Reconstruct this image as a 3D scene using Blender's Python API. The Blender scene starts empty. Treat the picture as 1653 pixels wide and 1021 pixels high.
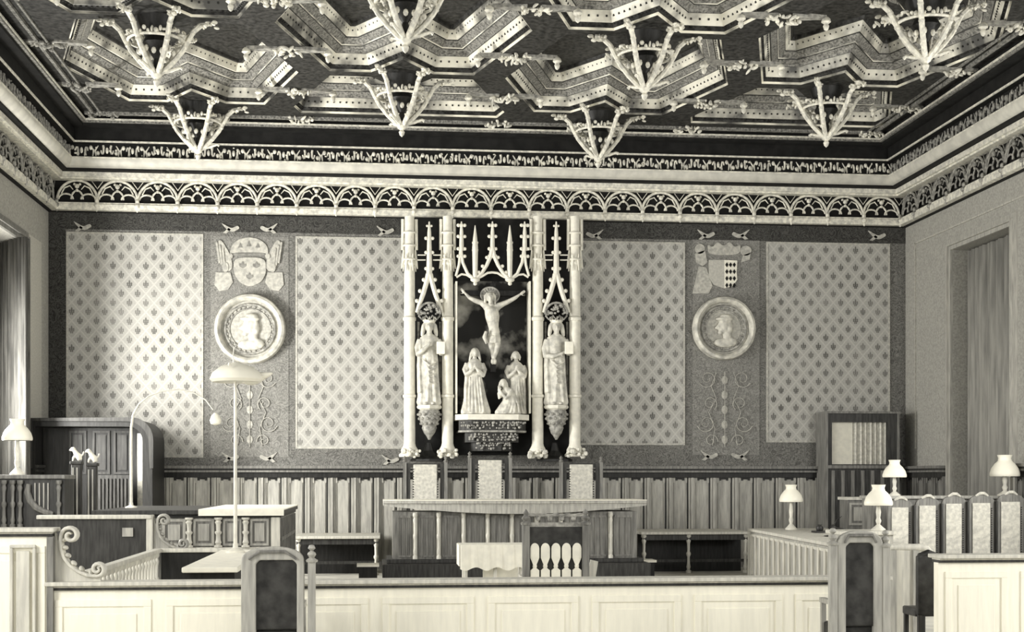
import bpy, math, random
from mathutils import Vector, Matrix
from mathutils.geometry import tessellate_polygon
random.seed(7)
PI = math.pi
COL = bpy.context.scene.collection
SC = bpy.context.scene

# ------------------------------------------------------------------ camera, world, light, exposure
CAMD, EYE, FPX = 26.0, 1.7, 2200.0
TH = math.atan((826.5 - 610.0) / FPX)
cd = bpy.data.cameras.new('camera'); cam = bpy.data.objects.new('camera', cd); COL.objects.link(cam)
cam.location = (0, -CAMD, EYE); cam.rotation_euler = (PI/2, 0, -TH)
cd.sensor_width = 36; cd.lens = 36*FPX/1653.0; cd.shift_y = (775-510.5)/1653.0; cd.clip_end = 200
SC.camera = cam
W = bpy.data.worlds.new('daylight'); SC.world = W; W.use_nodes = True
W.node_tree.nodes['Background'].inputs[0].default_value = (1.0, .985, .94, 1)
W.node_tree.nodes['Background'].inputs[1].default_value = 0.62
SC.view_settings.view_transform = 'Standard'; SC.view_settings.look = 'None'
SC.view_settings.exposure = 0.68; SC.view_settings.gamma = 1; SC.view_settings.use_curve_mapping = False

XL, XR = -6.08, 10.36          # side walls
def area(name, loc, target, sx, sy, e):
    l = bpy.data.lights.new(name, 'AREA'); l.shape = 'RECTANGLE'; l.size = sx; l.size_y = sy
    l.energy = e; l.color = (1, .98, .93)
    o = bpy.data.objects.new(name, l); COL.objects.link(o); o.location = loc
    o.rotation_euler = (Vector(target)-Vector(loc)).to_track_quat('-Z', 'Y').to_euler()
# daylight that enters by the tall windows of both side walls (openings built below), plus an added pair as barrier fill
area('window_daylight_left', (XL-.34, -4.2, 3.0), (4.0, -3.6, 3.0), 1.1, 2.8, 640)
area('window_daylight_left', (XL-.35, -8.6, 3.6), (1.5, -1.5, 3.4), 2.3, 4.2, 180)
area('window_daylight_left', (XL-.35, -12.6, 3.6), (3, -3, 3.5), 2.3, 4.2, 200)
area('window_daylight_right', (XR+.35, -8.6, 3.6), (3, -1.0, 4.2), 2.3, 4.2, 200)
area('window_daylight_left', (XL-.35, -17.9, 3.6), (1.5, -14.4, .4), 2.5, 4.2, 330)  # added fill light, aimed at the barrier to brighten it
area('window_daylight_right', (XR+.35, -17.9, 3.6), (3.5, -14.4, .4), 2.5, 4.2, 330)  # added fill from the other side, also brightening the barrier
area('window_daylight_right', (XR+.35, -12.6, 3.6), (2, -3, 4), 2.3, 4.2, 220)

# ------------------------------------------------------------------ photograph geometry helpers
def ray(px):
    u = px-826.5
    return FPX*math.sin(TH)+u*math.cos(TH), FPX*math.cos(TH)-u*math.sin(TH)
def at(px, py, D):                       # a point D metres in front of the camera's plane
    xc, yc = ray(px); return Vector((D*xc/yc, D-CAMD, EYE+D*(775.0-py)/yc))
def X(px, D): return at(px, 775, D).x
def Z(px, py, D): return at(px, py, D).z
def Dw(px, xw): xc, yc = ray(px); return xw*yc/xc   # distance of a side wall seen at px
def Y(D): return D-CAMD

# ------------------------------------------------------------------ materials
TINT = (1.0, .982, .91)
def g(v): return (v, v*(.985-.02*v), v*(.925-.10*v), 1)
class Nd:                                # tiny expression builder for shader maths
    def __init__(s, nt, sock): s.nt, s.s = nt, sock
    def op(s, o, b=None, c=None):
        n = s.nt.nodes.new('ShaderNodeMath'); n.operation = o
        for i, v in enumerate((s, b, c)):
            if v is None: continue
            if isinstance(v, Nd): s.nt.links.new(v.s, n.inputs[i])
            else: n.inputs[i].default_value = v
        return Nd(s.nt, n.outputs[0])
    def __add__(s, b): return s.op('ADD', b)
    def __sub__(s, b): return s.op('SUBTRACT', b)
    def __mul__(s, b): return s.op('MULTIPLY', b)
def base_mat(name, rough=.6, metal=0):
    m = bpy.data.materials.new(name); m.use_nodes = True; nt = m.node_tree
    b = nt.nodes['Principled BSDF']; b.inputs['Roughness'].default_value = rough
    b.inputs['Metallic'].default_value = metal; b.inputs['Specular IOR Level'].default_value = .3
    return m, nt, b
def noise_mat(name, a, c, scale=6, stretch=(1, 1, 1), rough=.6, metal=0, lo=.35, hi=.65, bump=0, detail=5):
    m, nt, b = base_mat(name, rough, metal)
    tc = nt.nodes.new('ShaderNodeTexCoord'); mp = nt.nodes.new('ShaderNodeMapping')
    mp.inputs['Scale'].default_value = stretch
    ns = nt.nodes.new('ShaderNodeTexNoise'); ns.inputs['Scale'].default_value = scale; ns.inputs['Detail'].default_value = detail
    r = nt.nodes.new('ShaderNodeValToRGB')
    r.color_ramp.elements[0].position = lo; r.color_ramp.elements[0].color = g(a)
    r.color_ramp.elements[1].position = hi; r.color_ramp.elements[1].color = g(c)
    L = nt.links.new
    L(tc.outputs['Object'], mp.inputs[0]); L(mp.outputs[0], ns.inputs[0]); L(ns.outputs[0], r.inputs[0]); L(r.outputs[0], b.inputs[0])
    if bump:
        bp = nt.nodes.new('ShaderNodeBump'); bp.inputs['Strength'].default_value = bump; bp.inputs['Distance'].default_value = .02
        L(ns.outputs[0], bp.inputs['Height']); L(bp.outputs[0], b.inputs['Normal'])
    return m
def wood(name, a, c, rough=.5): return noise_mat(name, a, c, 9, (3, 3, .35), rough, bump=.15)
M = {}
M['wood_black'] = wood('ebony_wood', .008, .02)
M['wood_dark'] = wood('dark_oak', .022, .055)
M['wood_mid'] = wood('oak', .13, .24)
M['wood_light'] = wood('light_oak', .30, .46)
M['wood_pale'] = wood('pale_wood', .50, .68)
M['wood_front'] = wood('bleached_wood', .88, .95, .8)
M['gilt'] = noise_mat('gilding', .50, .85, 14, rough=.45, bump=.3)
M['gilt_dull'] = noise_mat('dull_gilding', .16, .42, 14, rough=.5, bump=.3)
M['stone'] = noise_mat('cream_stone', .68, .80, 10, rough=.7, bump=.15)
M['statue'] = noise_mat('statue_stone', .40, .70, 9, rough=.6, bump=.2)
M['black'] = noise_mat('black_ground', .004, .012, 6, rough=.8)
M['ceil'] = noise_mat('ceiling_oak', .005, .05, 13, rough=.55, bump=.3)
M['ceil_mid'] = noise_mat('ceiling_oak_grey', .08, .34, 26, rough=.55, bump=.3)
M['gilt_ceiling'] = noise_mat('patchy_ceiling_gilding', .08, .85, 1.6, rough=.45, bump=.3, lo=.36, hi=.58, detail=9)  # gilding tone varies in broad random patches
M['cove'] = noise_mat('cove_paint', .50, .64, 5, rough=.45)
M['leather'] = noise_mat('dark_leather', .012, .05, 8, rough=.45, bump=.2)
M['cloth'] = noise_mat('pale_upholstery', .46, .66, 18, rough=.9, bump=.2)
M['linen'] = noise_mat('white_linen', .78, .88, 10, rough=.9)
M['glass'] = noise_mat('opal_glass', .86, .92, 4, rough=.3)
M['metal'] = noise_mat('pale_metal', .62, .8, 8, rough=.4)
M['floor'] = noise_mat('floor_cloth', .50, .66, 3, rough=.8)
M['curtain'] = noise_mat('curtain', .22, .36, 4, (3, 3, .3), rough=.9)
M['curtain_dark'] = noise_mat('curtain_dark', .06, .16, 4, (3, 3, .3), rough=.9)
M['side_wall'] = noise_mat('side_wall_paint', .30, .42, 30, rough=.85)
M['side_wall_light'] = noise_mat('side_wall_light', .42, .52, 30, rough=.85)
M['paint'] = noise_mat('cream_wall_paint', .34, .52, 18, rough=.85)
M['paint_grey'] = noise_mat('grey_wall_paint', .17, .27, 18, rough=.85)

def damask():
    # plaster printed with a lozenge net and a fleur-de-lis in each cell
    m, nt, b = base_mat('fleur_de_lis_paper', .85)
    tc = nt.nodes.new('ShaderNodeTexCoord'); sp = nt.nodes.new('ShaderNodeSeparateXYZ'); nt.links.new(tc.outputs['Object'], sp.inputs[0])
    x = Nd(nt, sp.outputs[0]); z = Nd(nt, sp.outputs[2])
    PX, PZ = .30, .345
    def blob(u, v, cx, cz, rx, rz):
        a = (u-cx)*(1/rx); c = (v-cz)*(1/rz)
        return (a*a+c*c).op('SQRT')
    def cell(ox, oz):
        u = ((x*(1/PX)+ox).op('FRACT')-.5)*PX
        v = ((z*(1/PZ)+oz).op('FRACT')-.5)*PZ
        au = u.op('ABSOLUTE')
        d = blob(u, v, 0, .022, .017, .056)
        d = d.op('MINIMUM', blob(au, v, .036, .010, .016, .027))
        d = d.op('MINIMUM', blob(au, v, .018, -.022, .036, .010))
        d = d.op('MINIMUM', blob(au, v, .015, -.048, .014, .018))
        return d
    f = cell(0, 0).op('MINIMUM', cell(.5, .5))
    fl = f.op('LESS_THAN', 1.0)
    # lozenge net : lines |x/PX +- z/PZ| integers
    def ln(sgn):
        q = (x*(1/PX)+z*(sgn/PZ)+.0)
        q = (q.op('FRACT')-.5).op('ABSOLUTE')
        return q.op('LESS_THAN', .055)
    net = ln(1).op('MAXIMUM', ln(-1))
    ns = nt.nodes.new('ShaderNodeTexNoise'); ns.inputs['Scale'].default_value = 1.7; ns.inputs['Detail'].default_value = 6
    nt.links.new(tc.outputs['Object'], ns.inputs[0])
    fade = Nd(nt, ns.outputs[0])
    n2 = nt.nodes.new('ShaderNodeTexNoise'); n2.inputs['Scale'].default_value = 45; nt.links.new(tc.outputs['Object'], n2.inputs[0])
    val = (Nd(nt, n2.outputs[0])*.14+.32) + net*.08 - fl*(fade*.36+.03)
    cb = nt.nodes.new('ShaderNodeCombineColor')
    for i, t in enumerate(TINT): nt.links.new((val*t).s, cb.inputs[i])
    nt.links.new(cb.outputs[0], b.inputs[0])
    return m
M['damask'] = damask()

def arabesque(name, a, c, sc=3.2):
    m, nt, b = base_mat(name, .85)
    L = nt.links.new
    tc = nt.nodes.new('ShaderNodeTexCoord')
    ns = nt.nodes.new('ShaderNodeTexNoise'); ns.inputs['Scale'].default_value = 5.5; ns.inputs['Detail'].default_value = 1.5
    ns.inputs['Distortion'].default_value = 2.2; L(tc.outputs['Object'], ns.inputs[0])
    v = Nd(nt, ns.outputs[0])                                    # scroll-like contour lines
    ringv = ((v*42.0).op('SINE')*.5+.5)
    n2 = nt.nodes.new('ShaderNodeTexNoise'); n2.inputs['Scale'].default_value = 30; L(tc.outputs['Object'], n2.inputs[0])
    val = ringv*(c-a)+a + (Nd(nt, n2.outputs[0])-.5)*(.5*c)
    cb = nt.nodes.new('ShaderNodeCombineColor')
    for i, t in enumerate(TINT): L((val*t).s, cb.inputs[i])
    L(cb.outputs[0], b.inputs[0])
    return m
M['border'] = arabesque('painted_border', .10, .21)
M['border_dark'] = arabesque('dark_border_and_shade', .025, .075)
M['border_light'] = arabesque('light_painted_border', .15, .27)
M['painting'] = noise_mat('old_painting', .012, .42, 1.6, (1, 1, 1), .6, lo=.46, hi=.64, detail=8)

# ------------------------------------------------------------------ mesh builder
class MB:
    def __init__(s): s.v, s.f, s.m = [], [], []
    def add(s, vs, fs, m=0):
        o = len(s.v); s.v += [tuple(p) for p in vs]; s.f += [tuple(i+o for i in f) for f in fs]; s.m += [m]*len(fs); return s
    def box(s, x0, x1, y0, y1, z0, z1, m=0):
        x0, x1 = min(x0, x1), max(x0, x1); y0, y1 = min(y0, y1), max(y0, y1); z0, z1 = min(z0, z1), max(z0, z1)
        return s.add([(x0,y0,z0),(x1,y0,z0),(x1,y1,z0),(x0,y1,z0),(x0,y0,z1),(x1,y0,z1),(x1,y1,z1),(x0,y1,z1)],
              [(0,3,2,1),(4,5,6,7),(0,1,5,4),(1,2,6,5),(2,3,7,6),(3,0,4,7)], m)
    def prism(s, poly, ax, a, b, m=0):   # poly 2D; ax 'y': (x,z) extruded in y; 'x': (y,z); 'z': (x,y)
        def P(p, t): return (p[0], t, p[1]) if ax == 'y' else ((t, p[0], p[1]) if ax == 'x' else (p[0], p[1], t))
        n = len(poly); vs = [P(p, a) for p in poly]+[P(p, b) for p in poly]
        fs = [tuple(range(n)), tuple(range(2*n-1, n-1, -1))]+[(i, (i+n), (i+1) % n+n, (i+1) % n) for i in range(n)]
        return s.add(vs, fs, m)
    def lathe(s, c, prof, n=16, m=0, sx=1, sy=1):
        vs, fs = [], []
        for r, z in prof:
            for k in range(n):
                a = 2*PI*k/n; vs.append((c[0]+r*sx*math.cos(a), c[1]+r*sy*math.sin(a), c[2]+z))
        for i in range(len(prof)-1):
            for k in range(n):
                fs.append((i*n+k, i*n+(k+1) % n, (i+1)*n+(k+1) % n, (i+1)*n+k))
        fs.append(tuple(range(n-1, -1, -1))); fs.append(tuple((len(prof)-1)*n+k for k in range(n)))
        return s.add(vs, fs, m)
    def tube(s, pts, rad, n=8, closed=False, m=0):
        pts = [Vector(p) for p in pts]; N = len(pts)
        if not isinstance(rad, (list, tuple)): rad = [rad]*N
        vs, fs = [], []; up = None
        for i in range(N):
            if closed: t = pts[(i+1) % N]-pts[i-1]
            else: t = pts[min(i+1, N-1)]-pts[max(i-1, 0)]
            if t.length < 1e-9: t = Vector((0, 0, 1))
            t.normalize()
            if up is None: up = t.orthogonal().normalized()
            up = (up-t*up.dot(t)); up = up.normalized() if up.length > 1e-6 else t.orthogonal().normalized()
            w = t.cross(up)
            for k in range(n):
                a = 2*PI*k/n; vs.append(pts[i]+(up*math.cos(a)+w*math.sin(a))*rad[i])
        for i in range(N if closed else N-1):
            j = (i+1) % N
            for k in range(n): fs.append((i*n+k, i*n+(k+1) % n, j*n+(k+1) % n, j*n+k))
        if not closed:
            fs.append(tuple(range(n-1, -1, -1))); fs.append(tuple((N-1)*n+k for k in range(n)))
        return s.add(vs, fs, m)
    def blob(s, c, r, n=12, k=8, m=0, rot=None):
        if not isinstance(r, (list, tuple)): r = (r, r, r)
        vs, fs = [], []; c = Vector(c)
        def T(p): p = Vector(p); return c+(rot @ p if rot else p)
        vs.append(T((0, 0, -r[2])))
        for i in range(1, k):
            ph = -PI/2+PI*i/k
            for j in range(n):
                a = 2*PI*j/n; vs.append(T((r[0]*math.cos(ph)*math.cos(a), r[1]*math.cos(ph)*math.sin(a), r[2]*math.sin(ph))))
        vs.append(T((0, 0, r[2]))); top = len(vs)-1
        for j in range(n): fs.append((0, 1+(j+1) % n, 1+j)); fs.append((top, top-n+j, top-n+(j+1) % n))
        for i in range(k-2):
            for j in range(n): a = 1+i*n; fs.append((a+j, a+(j+1) % n, a+n+(j+1) % n, a+n+j))
        return s.add(vs, fs, m)
    def loft(s, secs, n=36, folds=0, m=0, ph=0):
        # secs: (z, cx, cy, rx, ry, fold amplitude)
        vs, fs = [], []
        for z, cx, cy, rx, ry, fa in secs:
            for k in range(n):
                a = 2*PI*k/n; w = 1+fa*(math.sin(folds*a+ph+z*1.3)+.5*math.sin((folds*2+1)*a+z*3))
                vs.append((cx+rx*w*math.cos(a), cy+ry*w*math.sin(a), z))
        for i in range(len(secs)-1):
            for k in range(n): fs.append((i*n+k, i*n+(k+1) % n, (i+1)*n+(k+1) % n, (i+1)*n+k))
        fs.append(tuple(range(n-1, -1, -1))); fs.append(tuple((len(secs)-1)*n+k for k in range(n)))
        return s.add(vs, fs, m)
    def build(s, name, mats, parent=None, smooth=False, bevel=0, remesh=0, local=False):
        if not isinstance(mats, (list, tuple)): mats = [mats]
        if parent is not None:
            off = Vector((0, 0, 0)) if local else ROOT[parent.name]
            loc = Vector((0, 0, 0))
        else:
            xs = [p[0] for p in s.v]; ys = [p[1] for p in s.v]; zs = [p[2] for p in s.v]
            off = Vector(((min(xs)+max(xs))/2, (min(ys)+max(ys))/2, min(zs))); loc = off.copy()
            if local: off = loc = Vector((0, 0, 0))
        me = bpy.data.meshes.new(name)
        me.from_pydata([(p[0]-off.x, p[1]-off.y, p[2]-off.z) for p in s.v], [], s.f)
        for mm in mats: me.materials.append(M[mm])
        me.polygons.foreach_set('material_index', s.m)
        me.update()
        o = bpy.data.objects.new(name, me); COL.objects.link(o); o.location = loc
        if parent is not None: o.parent = parent; ROOT[o.name] = off.copy()
        else: ROOT[o.name] = off.copy()
        import bmesh
        bm = bmesh.new(); bm.from_mesh(me); bmesh.ops.recalc_face_normals(bm, faces=bm.faces); bm.to_mesh(me); bm.free()
        if smooth:
            me.polygons.foreach_set('use_smooth', [True]*len(me.polygons)); me.set_sharp_from_angle(angle=math.radians(42))
        if remesh:
            r = o.modifiers.new('weld_surface', 'REMESH'); r.mode = 'VOXEL'; r.voxel_size = remesh; r.use_smooth_shade = True
            q = o.modifiers.new('soften', 'SMOOTH'); q.factor = .5; q.iterations = 2
        if bevel:
            bv = o.modifiers.new('worn_edges', 'BEVEL'); bv.width = bevel; bv.segments = 2; bv.limit_method = 'ANGLE'
        return o
ROOT = {}
def tag(o, label=None, cat=None, group=None, kind=None):
    if label: o['label'] = label
    if cat: o['category'] = cat
    if group: o['group'] = group
    if kind: o['kind'] = kind
    return o
def thing(name, loc, label, cat, group=None):
    o = bpy.data.objects.new(name, None); COL.objects.link(o); o.location = loc; o.empty_display_size = .1
    ROOT[o.name] = Vector(loc); return tag(o, label, cat, group)
def struct(o): o['kind'] = 'structure'; return o
def copy_tree(o, parent=None):
    c = o.copy(); COL.objects.link(c); c.parent = parent
    for ch in list(o.children): copy_tree(ch, c)
    return c

# ------------------------------------------------------------------ setting: floor, walls
YN = -20.6                                # the modelled hall ends here, behind nothing the photo shows
b = MB(); b.box(XL-.5, XR+.5, -27.5, .3, -.2, 0); struct(b.build('floor', 'floor'))
b = MB(); b.box(XL-.4, XR+.4, 0, .3, 0, 9.4); wallb = struct(b.build('wall_back', 'border'))

def side_wall(name, xin, xout, opens):
    b = MB(); ys = YN
    for (ya, yb, z0, z1) in sorted(opens):
        b.box(xin, xout, ys, ya, 0, 9.4); b.box(xin, xout, ya, yb, 0, z0); b.box(xin, xout, ya, yb, z1, 9.4); ys = yb
    b.box(xin, xout, ys, 0, 0, 9.4)
    return struct(b.build(name, 'side_wall'))
dl0, dl1 = 20.9, Dw(38, XL)               # recess on the left wall seen at the left edge
dr0, dr1 = Dw(1634, XR), Dw(1538, XR)
zl1 = Z(38, 392, dl1); zr1 = Z(1538, 404, dr1)
lit = [(-9.8, -7.4, 1.6, 5.8), (-13.8, -11.4, 1.6, 5.8), (-19.2, -16.6, 1.6, 5.8)]  # last opening is added so fill light reaches the barrier
wl = side_wall('wall_left', XL, XL-.5, lit+[(Y(dl0), Y(dl1), .0, zl1)])
wr = side_wall('wall_right', XR, XR+.5, lit+[(Y(dr0), Y(dr1), .0, zr1)])

# pale painted field of each side wall, and line of the field
b = MB()
da, db = Dw(66, XL), 20.9
for (d0, d1, z0, z1) in [(dl1+.12, da, 1.96, 6.0), (db, dl1+.12, zl1+.14, 6.0)]: b.box(XL, XL+.012, Y(d0), Y(d1), z0, z1)
b.build('painted_field', 'side_wall_light', wl)
b = MB()
d1 = Dw(1478, XR); z1 = Z(1478, 392, d1)
b.box(XR-.02, XR, Y(d1)-.03, Y(d1), 2.3, z1); b.box(XR-.02, XR, Y(19), Y(d1), z1-.03, z1)
b.build('painted_line', 'paint', wr)

def opening_trim(i, xin, sgn, d0, d1, z1, cloth, fr):
    # moulded casing round a curtained window recess; sgn: direction into the room
    b = MB()
    for k, (w0, w1, t) in enumerate([(0, .07, .05), (.07, .11, .09), (.11, .2, .04)]):
        x0, x1 = xin, xin+sgn*t
        b.box(x0, x1, Y(d1)+w0, Y(d1)+w1, 0, z1+w0); b.box(x0, x1, Y(d0)-w1, Y(d0)-w0, 0, z1+w0)
        b.box(x0, x1, Y(d0)-w1, Y(d1)+w1, z1+w0, z1+w1)
    root = struct(b.build('window_%d' % i, fr))
    b = MB(); xg = xin-sgn*.44            # sash with glazing bars at the back of the recess
    for k in range(4):
        yy = Y(d0)+(Y(d1)-Y(d0))*k/3; b.box(xg-.03, xg+.03, yy-.03, yy+.03, 0.05, z1)
    for k in range(7):
        zz = .08+(z1-.1)*k/6; b.box(xg-.025, xg+.025, Y(d0), Y(d1), zz-.025, zz+.025)
    b.build('sash', 'wood_pale', root)
    b = MB(); b.box(xg-.012, xg-.004, Y(d0), Y(d1), 0, z1); b.build('pane', 'linen', root)
    n = 60; vs, fs = [], []
    ya = Y(d0)+.04 if sgn < 0 else Y(d1)-.8
    xc_ = xin-sgn*.26 if sgn < 0 else xin+.09          # the left curtain is drawn back to the far jamb
    for k in range(n+1):
        yy = ya+(Y(d1)-.04-ya)*k/n; xx = xc_+.035*math.sin(k*1.5)+.02*math.sin(k*.7)
        if sgn > 0: xx += .12-.6*k/n; yy += .03*math.sin(k*1.5)
        vs += [(xx, yy, .03), (xx, yy, z1-.03)]
    for k in range(n): fs.append((2*k, 2*k+2, 2*k+3, 2*k+1))
    b = MB(); b.add(vs, fs); c = b.build('curtain', cloth, root, smooth=True)
    so = c.modifiers.new('thickness', 'SOLIDIFY'); so.thickness = .01
    return root
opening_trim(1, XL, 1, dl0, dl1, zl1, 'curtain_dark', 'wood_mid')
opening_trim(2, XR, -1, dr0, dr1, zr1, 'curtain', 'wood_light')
# the tall daylight windows nearer the camera (outside the photo, they let the light in; the nearest pair is added to brighten the barrier)
for i, (xin, sg) in enumerate([(XL, 1)]*3+[(XR, -1)]*3):
    ya, yb, z0, z1 = lit[i % 3]
    b = MB(); xg = xin-sg*.15
    for k in range(4): b.box(xg-.03, xg+.03, ya+(yb-ya)*k/3-.03, ya+(yb-ya)*k/3+.03, z0, z1)
    for k in range(6): b.box(xg-.03, xg+.03, ya, yb, z0+(z1-z0)*k/5-.03, z0+(z1-z0)*k/5+.03)
    struct(b.build('window_%d' % (i+3), 'wood_light'))

# patterned panels of the back wall with pale borders
DWL = 25.98
for (x0, y0, x1, y1) in [(110, 379, 325, 736), (480, 386, 656, 722), (930, 393, 1103, 716), (1240, 395, 1434, 712)]:
    xa, xb = X(x0, DWL), X(x1, DWL); za = Z((x0+x1)/2, y1, DWL); zb = Z((x0+x1)/2, y0, DWL)
    b = MB(); b.box(xa, xb, -.012, 0, za, zb); p = b.build('patterned_panel', 'damask', wallb)
    b = MB(); w = .035
    b.box(xa-w, xa, -.02, 0, za-w, zb+w); b.box(xb, xb+w, -.02, 0, za-w, zb+w); b.box(xa, xb, -.02, 0, zb, zb+w); b.box(xa, xb, -.02, 0, za-w, za)
    b.build('pale_edging', 'paint', wallb)
# dark painted frieze above the panels, lighter painted pilaster fields
b = MB(); b.box(XL, XR, -.006, 0, Z(795, 382, 26), 6.75); b.box(XL, X(106, 26), -.006, 0, 1.9, Z(795, 382, 26)); b.build('frieze_and_corner_shade', 'border_dark', wallb)  # left corner strip: border with the corner's shade put into its colour
b = MB(); b.box(X(340, 26), X(466, 26), -.008, 0, Z(400, 738, 26), Z(400, 382, 26)); b.box(X(1118, 26), X(1226, 26), -.008, 0, Z(1170, 735, 26), Z(1170, 388, 26)); b.build('painted_pilaster', 'border_light', wallb)

# ------------------------------------------------------------------ cornice swept round the three walls
def sweep(b, prof, m=0, closed=True):
    vs = []; n = len(prof)
    for (o, z) in prof:
        vs += [(XL+o, YN, z), (XL+o, -o, z), (XR-o, -o, z), (XR-o, YN, z)]
    fs = []
    for i in range(n if closed else n-1):
        j = (i+1) % n
        for k in range(3): fs.append((i*4+k, i*4+k+1, j*4+k+1, j*4+k))
    b.add(vs, fs, m)
def rail(b, o0, o1, z0, z1, m=0): sweep(b, [(o0, z0), (o1, z0), (o1, z1), (o0, z1)], m)
b = MB()
rail(b, 0, .08, 6.67, 7.4, 0)                     # dark ground of the arcade
rail(b, 0, .42, 7.37, 7.46, 0)
rail(b, 0, .46, 7.46, 7.9, 0)
rail(b, 0, .58, 7.84, 8.12, 0)
rail(b, 0, .78, 8.10, 8.34, 0)
corn = struct(b.build('trim_1', 'black'))
b = MB()
rail(b, .06, .20, 6.685, 6.79); rail(b, .06, .17, 6.79, 6.83); rail(b, .06, .33, 7.27, 7.36); rail(b, .06, .28, 7.24, 7.27)
rail(b, .40, .605, 7.842, 7.872); rail(b, .40, .545, 7.565, 7.59); b.build('gilt_rail', 'gilt', corn)
b = MB(); sweep(b, [(.30, 7.40)]+[(.36+.18*math.sin(t*PI/2/8)*1.0, 7.40+.165*(1-math.cos(t*PI/2/8))) for t in range(9)]+[(.30, 7.565)])
b.build('cove', 'cove', corn, smooth=True)
b = MB(); rail(b, .5, .83, 8.15, 8.185); rail(b, .5, .80, 8.185, 8.22); rail(b, .5, .70, 8.11, 8.15); b.build('upper_moulding', 'ceil_mid', corn)
b = MB(); rail(b, .80, .845, 8.185, 8.215); b.build('upper_fillet', 'gilt', corn)

# paths along the three walls: position + tangent frame
def wallpts(out, yend=-7.5):
    return [('l', XL+out, yend, -out), ('b', -out, XL+out, XR-out), ('r', XR-out, yend, -out)]
def place(side, out, s, dz, z0, depth=0):
    # s = coordinate along the wall, depth = further into the room
    if side == 'b': return (s, -(out+depth), z0+dz)
    if side == 'l': return (XL+out+depth, s, z0+dz)
    return (XR-out-depth, s, z0+dz)
def arcade(side, s0, s1, out=.13):
    b = MB(); n = max(1, round((s1-s0)/.715)); p = (s1-s0)/n; R = p/2
    z0, z1 = 6.83, 7.25; H = z1-z0
    P = lambda s, z, d=0: place(side, out, s, z, z0, d)
    for i in range(n):
        c = s0+(i+.5)*p
        arc = [P(c+R*math.cos(PI*t/14), .03+(H-.04)*math.sin(PI*t/14)) for t in range(15)]
        b.tube(arc, .024, 6)
        # cusped lower arches: three small lobes carried on the rail
        for (cc, rr, hh) in [(-R*.55, R*.36, .10), (R*.55, R*.36, .10), (0, R*.30, .16)]:
            b.tube([P(c+cc+rr*math.cos(PI*t/8), .06+hh*math.sin(PI*t/8)) for t in range(9)], .017, 5)
        b.tube([P(c-R*.3, .06, 0), P(c-R*.27, .13, 0), P(c-R*.14, .2)], .015, 5); b.tube([P(c+R*.3, .06), P(c+R*.27, .13), P(c+R*.14, .2)], .015, 5)
        for sg in (-1, 1):               # mouchettes between the lobes and the round arch
            b.tube([P(c+sg*R*.78, .16), P(c+sg*R*.62, .27), P(c+sg*R*.36, .31), P(c+sg*R*.2, .24)], [.012, .016, .014, .008], 5)
        b.blob(P(c, .30, .02), .045, 7, 5); b.blob(P(c, .22, .02), .03, 6, 4); b.blob(P(c-.05, .34, .0), .025, 6, 4); b.blob(P(c+.05, .34, .0), .025, 6, 4)
        # spandrel flowers and the drop at each springing
        e = c+R
        b.tube([P(e-.1, H-.02), P(e, H*.62), P(e+.1, H-.02)], [.006, .014, .006], 5)
        b.blob(P(e, .02, .05), (.04, .04, .05), 7, 5); b.blob(P(e, -.06, .07), (.05, .05, .045), 7, 5); b.blob(P(e, -.13, .06), (.022, .022, .05), 6, 5)
    return b
for side, fx, s0, s1 in wallpts(.13):
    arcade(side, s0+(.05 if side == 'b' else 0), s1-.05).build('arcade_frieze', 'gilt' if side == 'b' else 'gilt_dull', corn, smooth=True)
def leafband(side, s0, s1, out=.47):
    b = MB(); n = round((s1-s0)/.46); p = (s1-s0)/n; z0 = 7.60; H = .24
    P = lambda s, z, d=0: place(side, out, s, z, z0, d)
    rnd = random.Random(3)
    for i in range(n):
        c = s0+(i+.5)*p; fl = 1 if i % 2 else -1
        for sg in (-1, 1):
            q = [P(c+sg*(.03+.075*(1-math.exp(-t/3))+(.05-.004*t)*math.cos(t*.75)*.6), H*.5+fl*(.115-.009*t)*math.sin(t*.75+.4)) for t in range(9)]
            b.tube(q, [.022-.001*t for t in range(9)], 5)
            b.blob(P(c+sg*.165, H*.5-fl*.05, .01), (.035, .025, .045), 6, 4)
            b.tube([P(c+sg*.2, .02), P(c+sg*.215, .12), P(c+sg*.16, .21)], [.012, .018, .008], 5)
        b.blob(P(c, H*.5, .01), (.028, .02, .06), 6, 4)
        for _ in range(3): b.blob(P(c+rnd.uniform(-.22, .22), rnd.uniform(.02, .22), .01), (rnd.uniform(.012, .03), .02, rnd.uniform(.012, .03)), 6, 4)
        if rnd.random() < .6: b.blob(P(c+rnd.uniform(-.08, .08), rnd.uniform(.04, .2), .01), .026, 6, 4)
    return b
for side, fx, s0, s1 in wallpts(.47):
    leafband(side, s0, s1).build('leaf_frieze', 'gilt' if side == 'b' else 'gilt_dull', corn, smooth=True)

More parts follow.
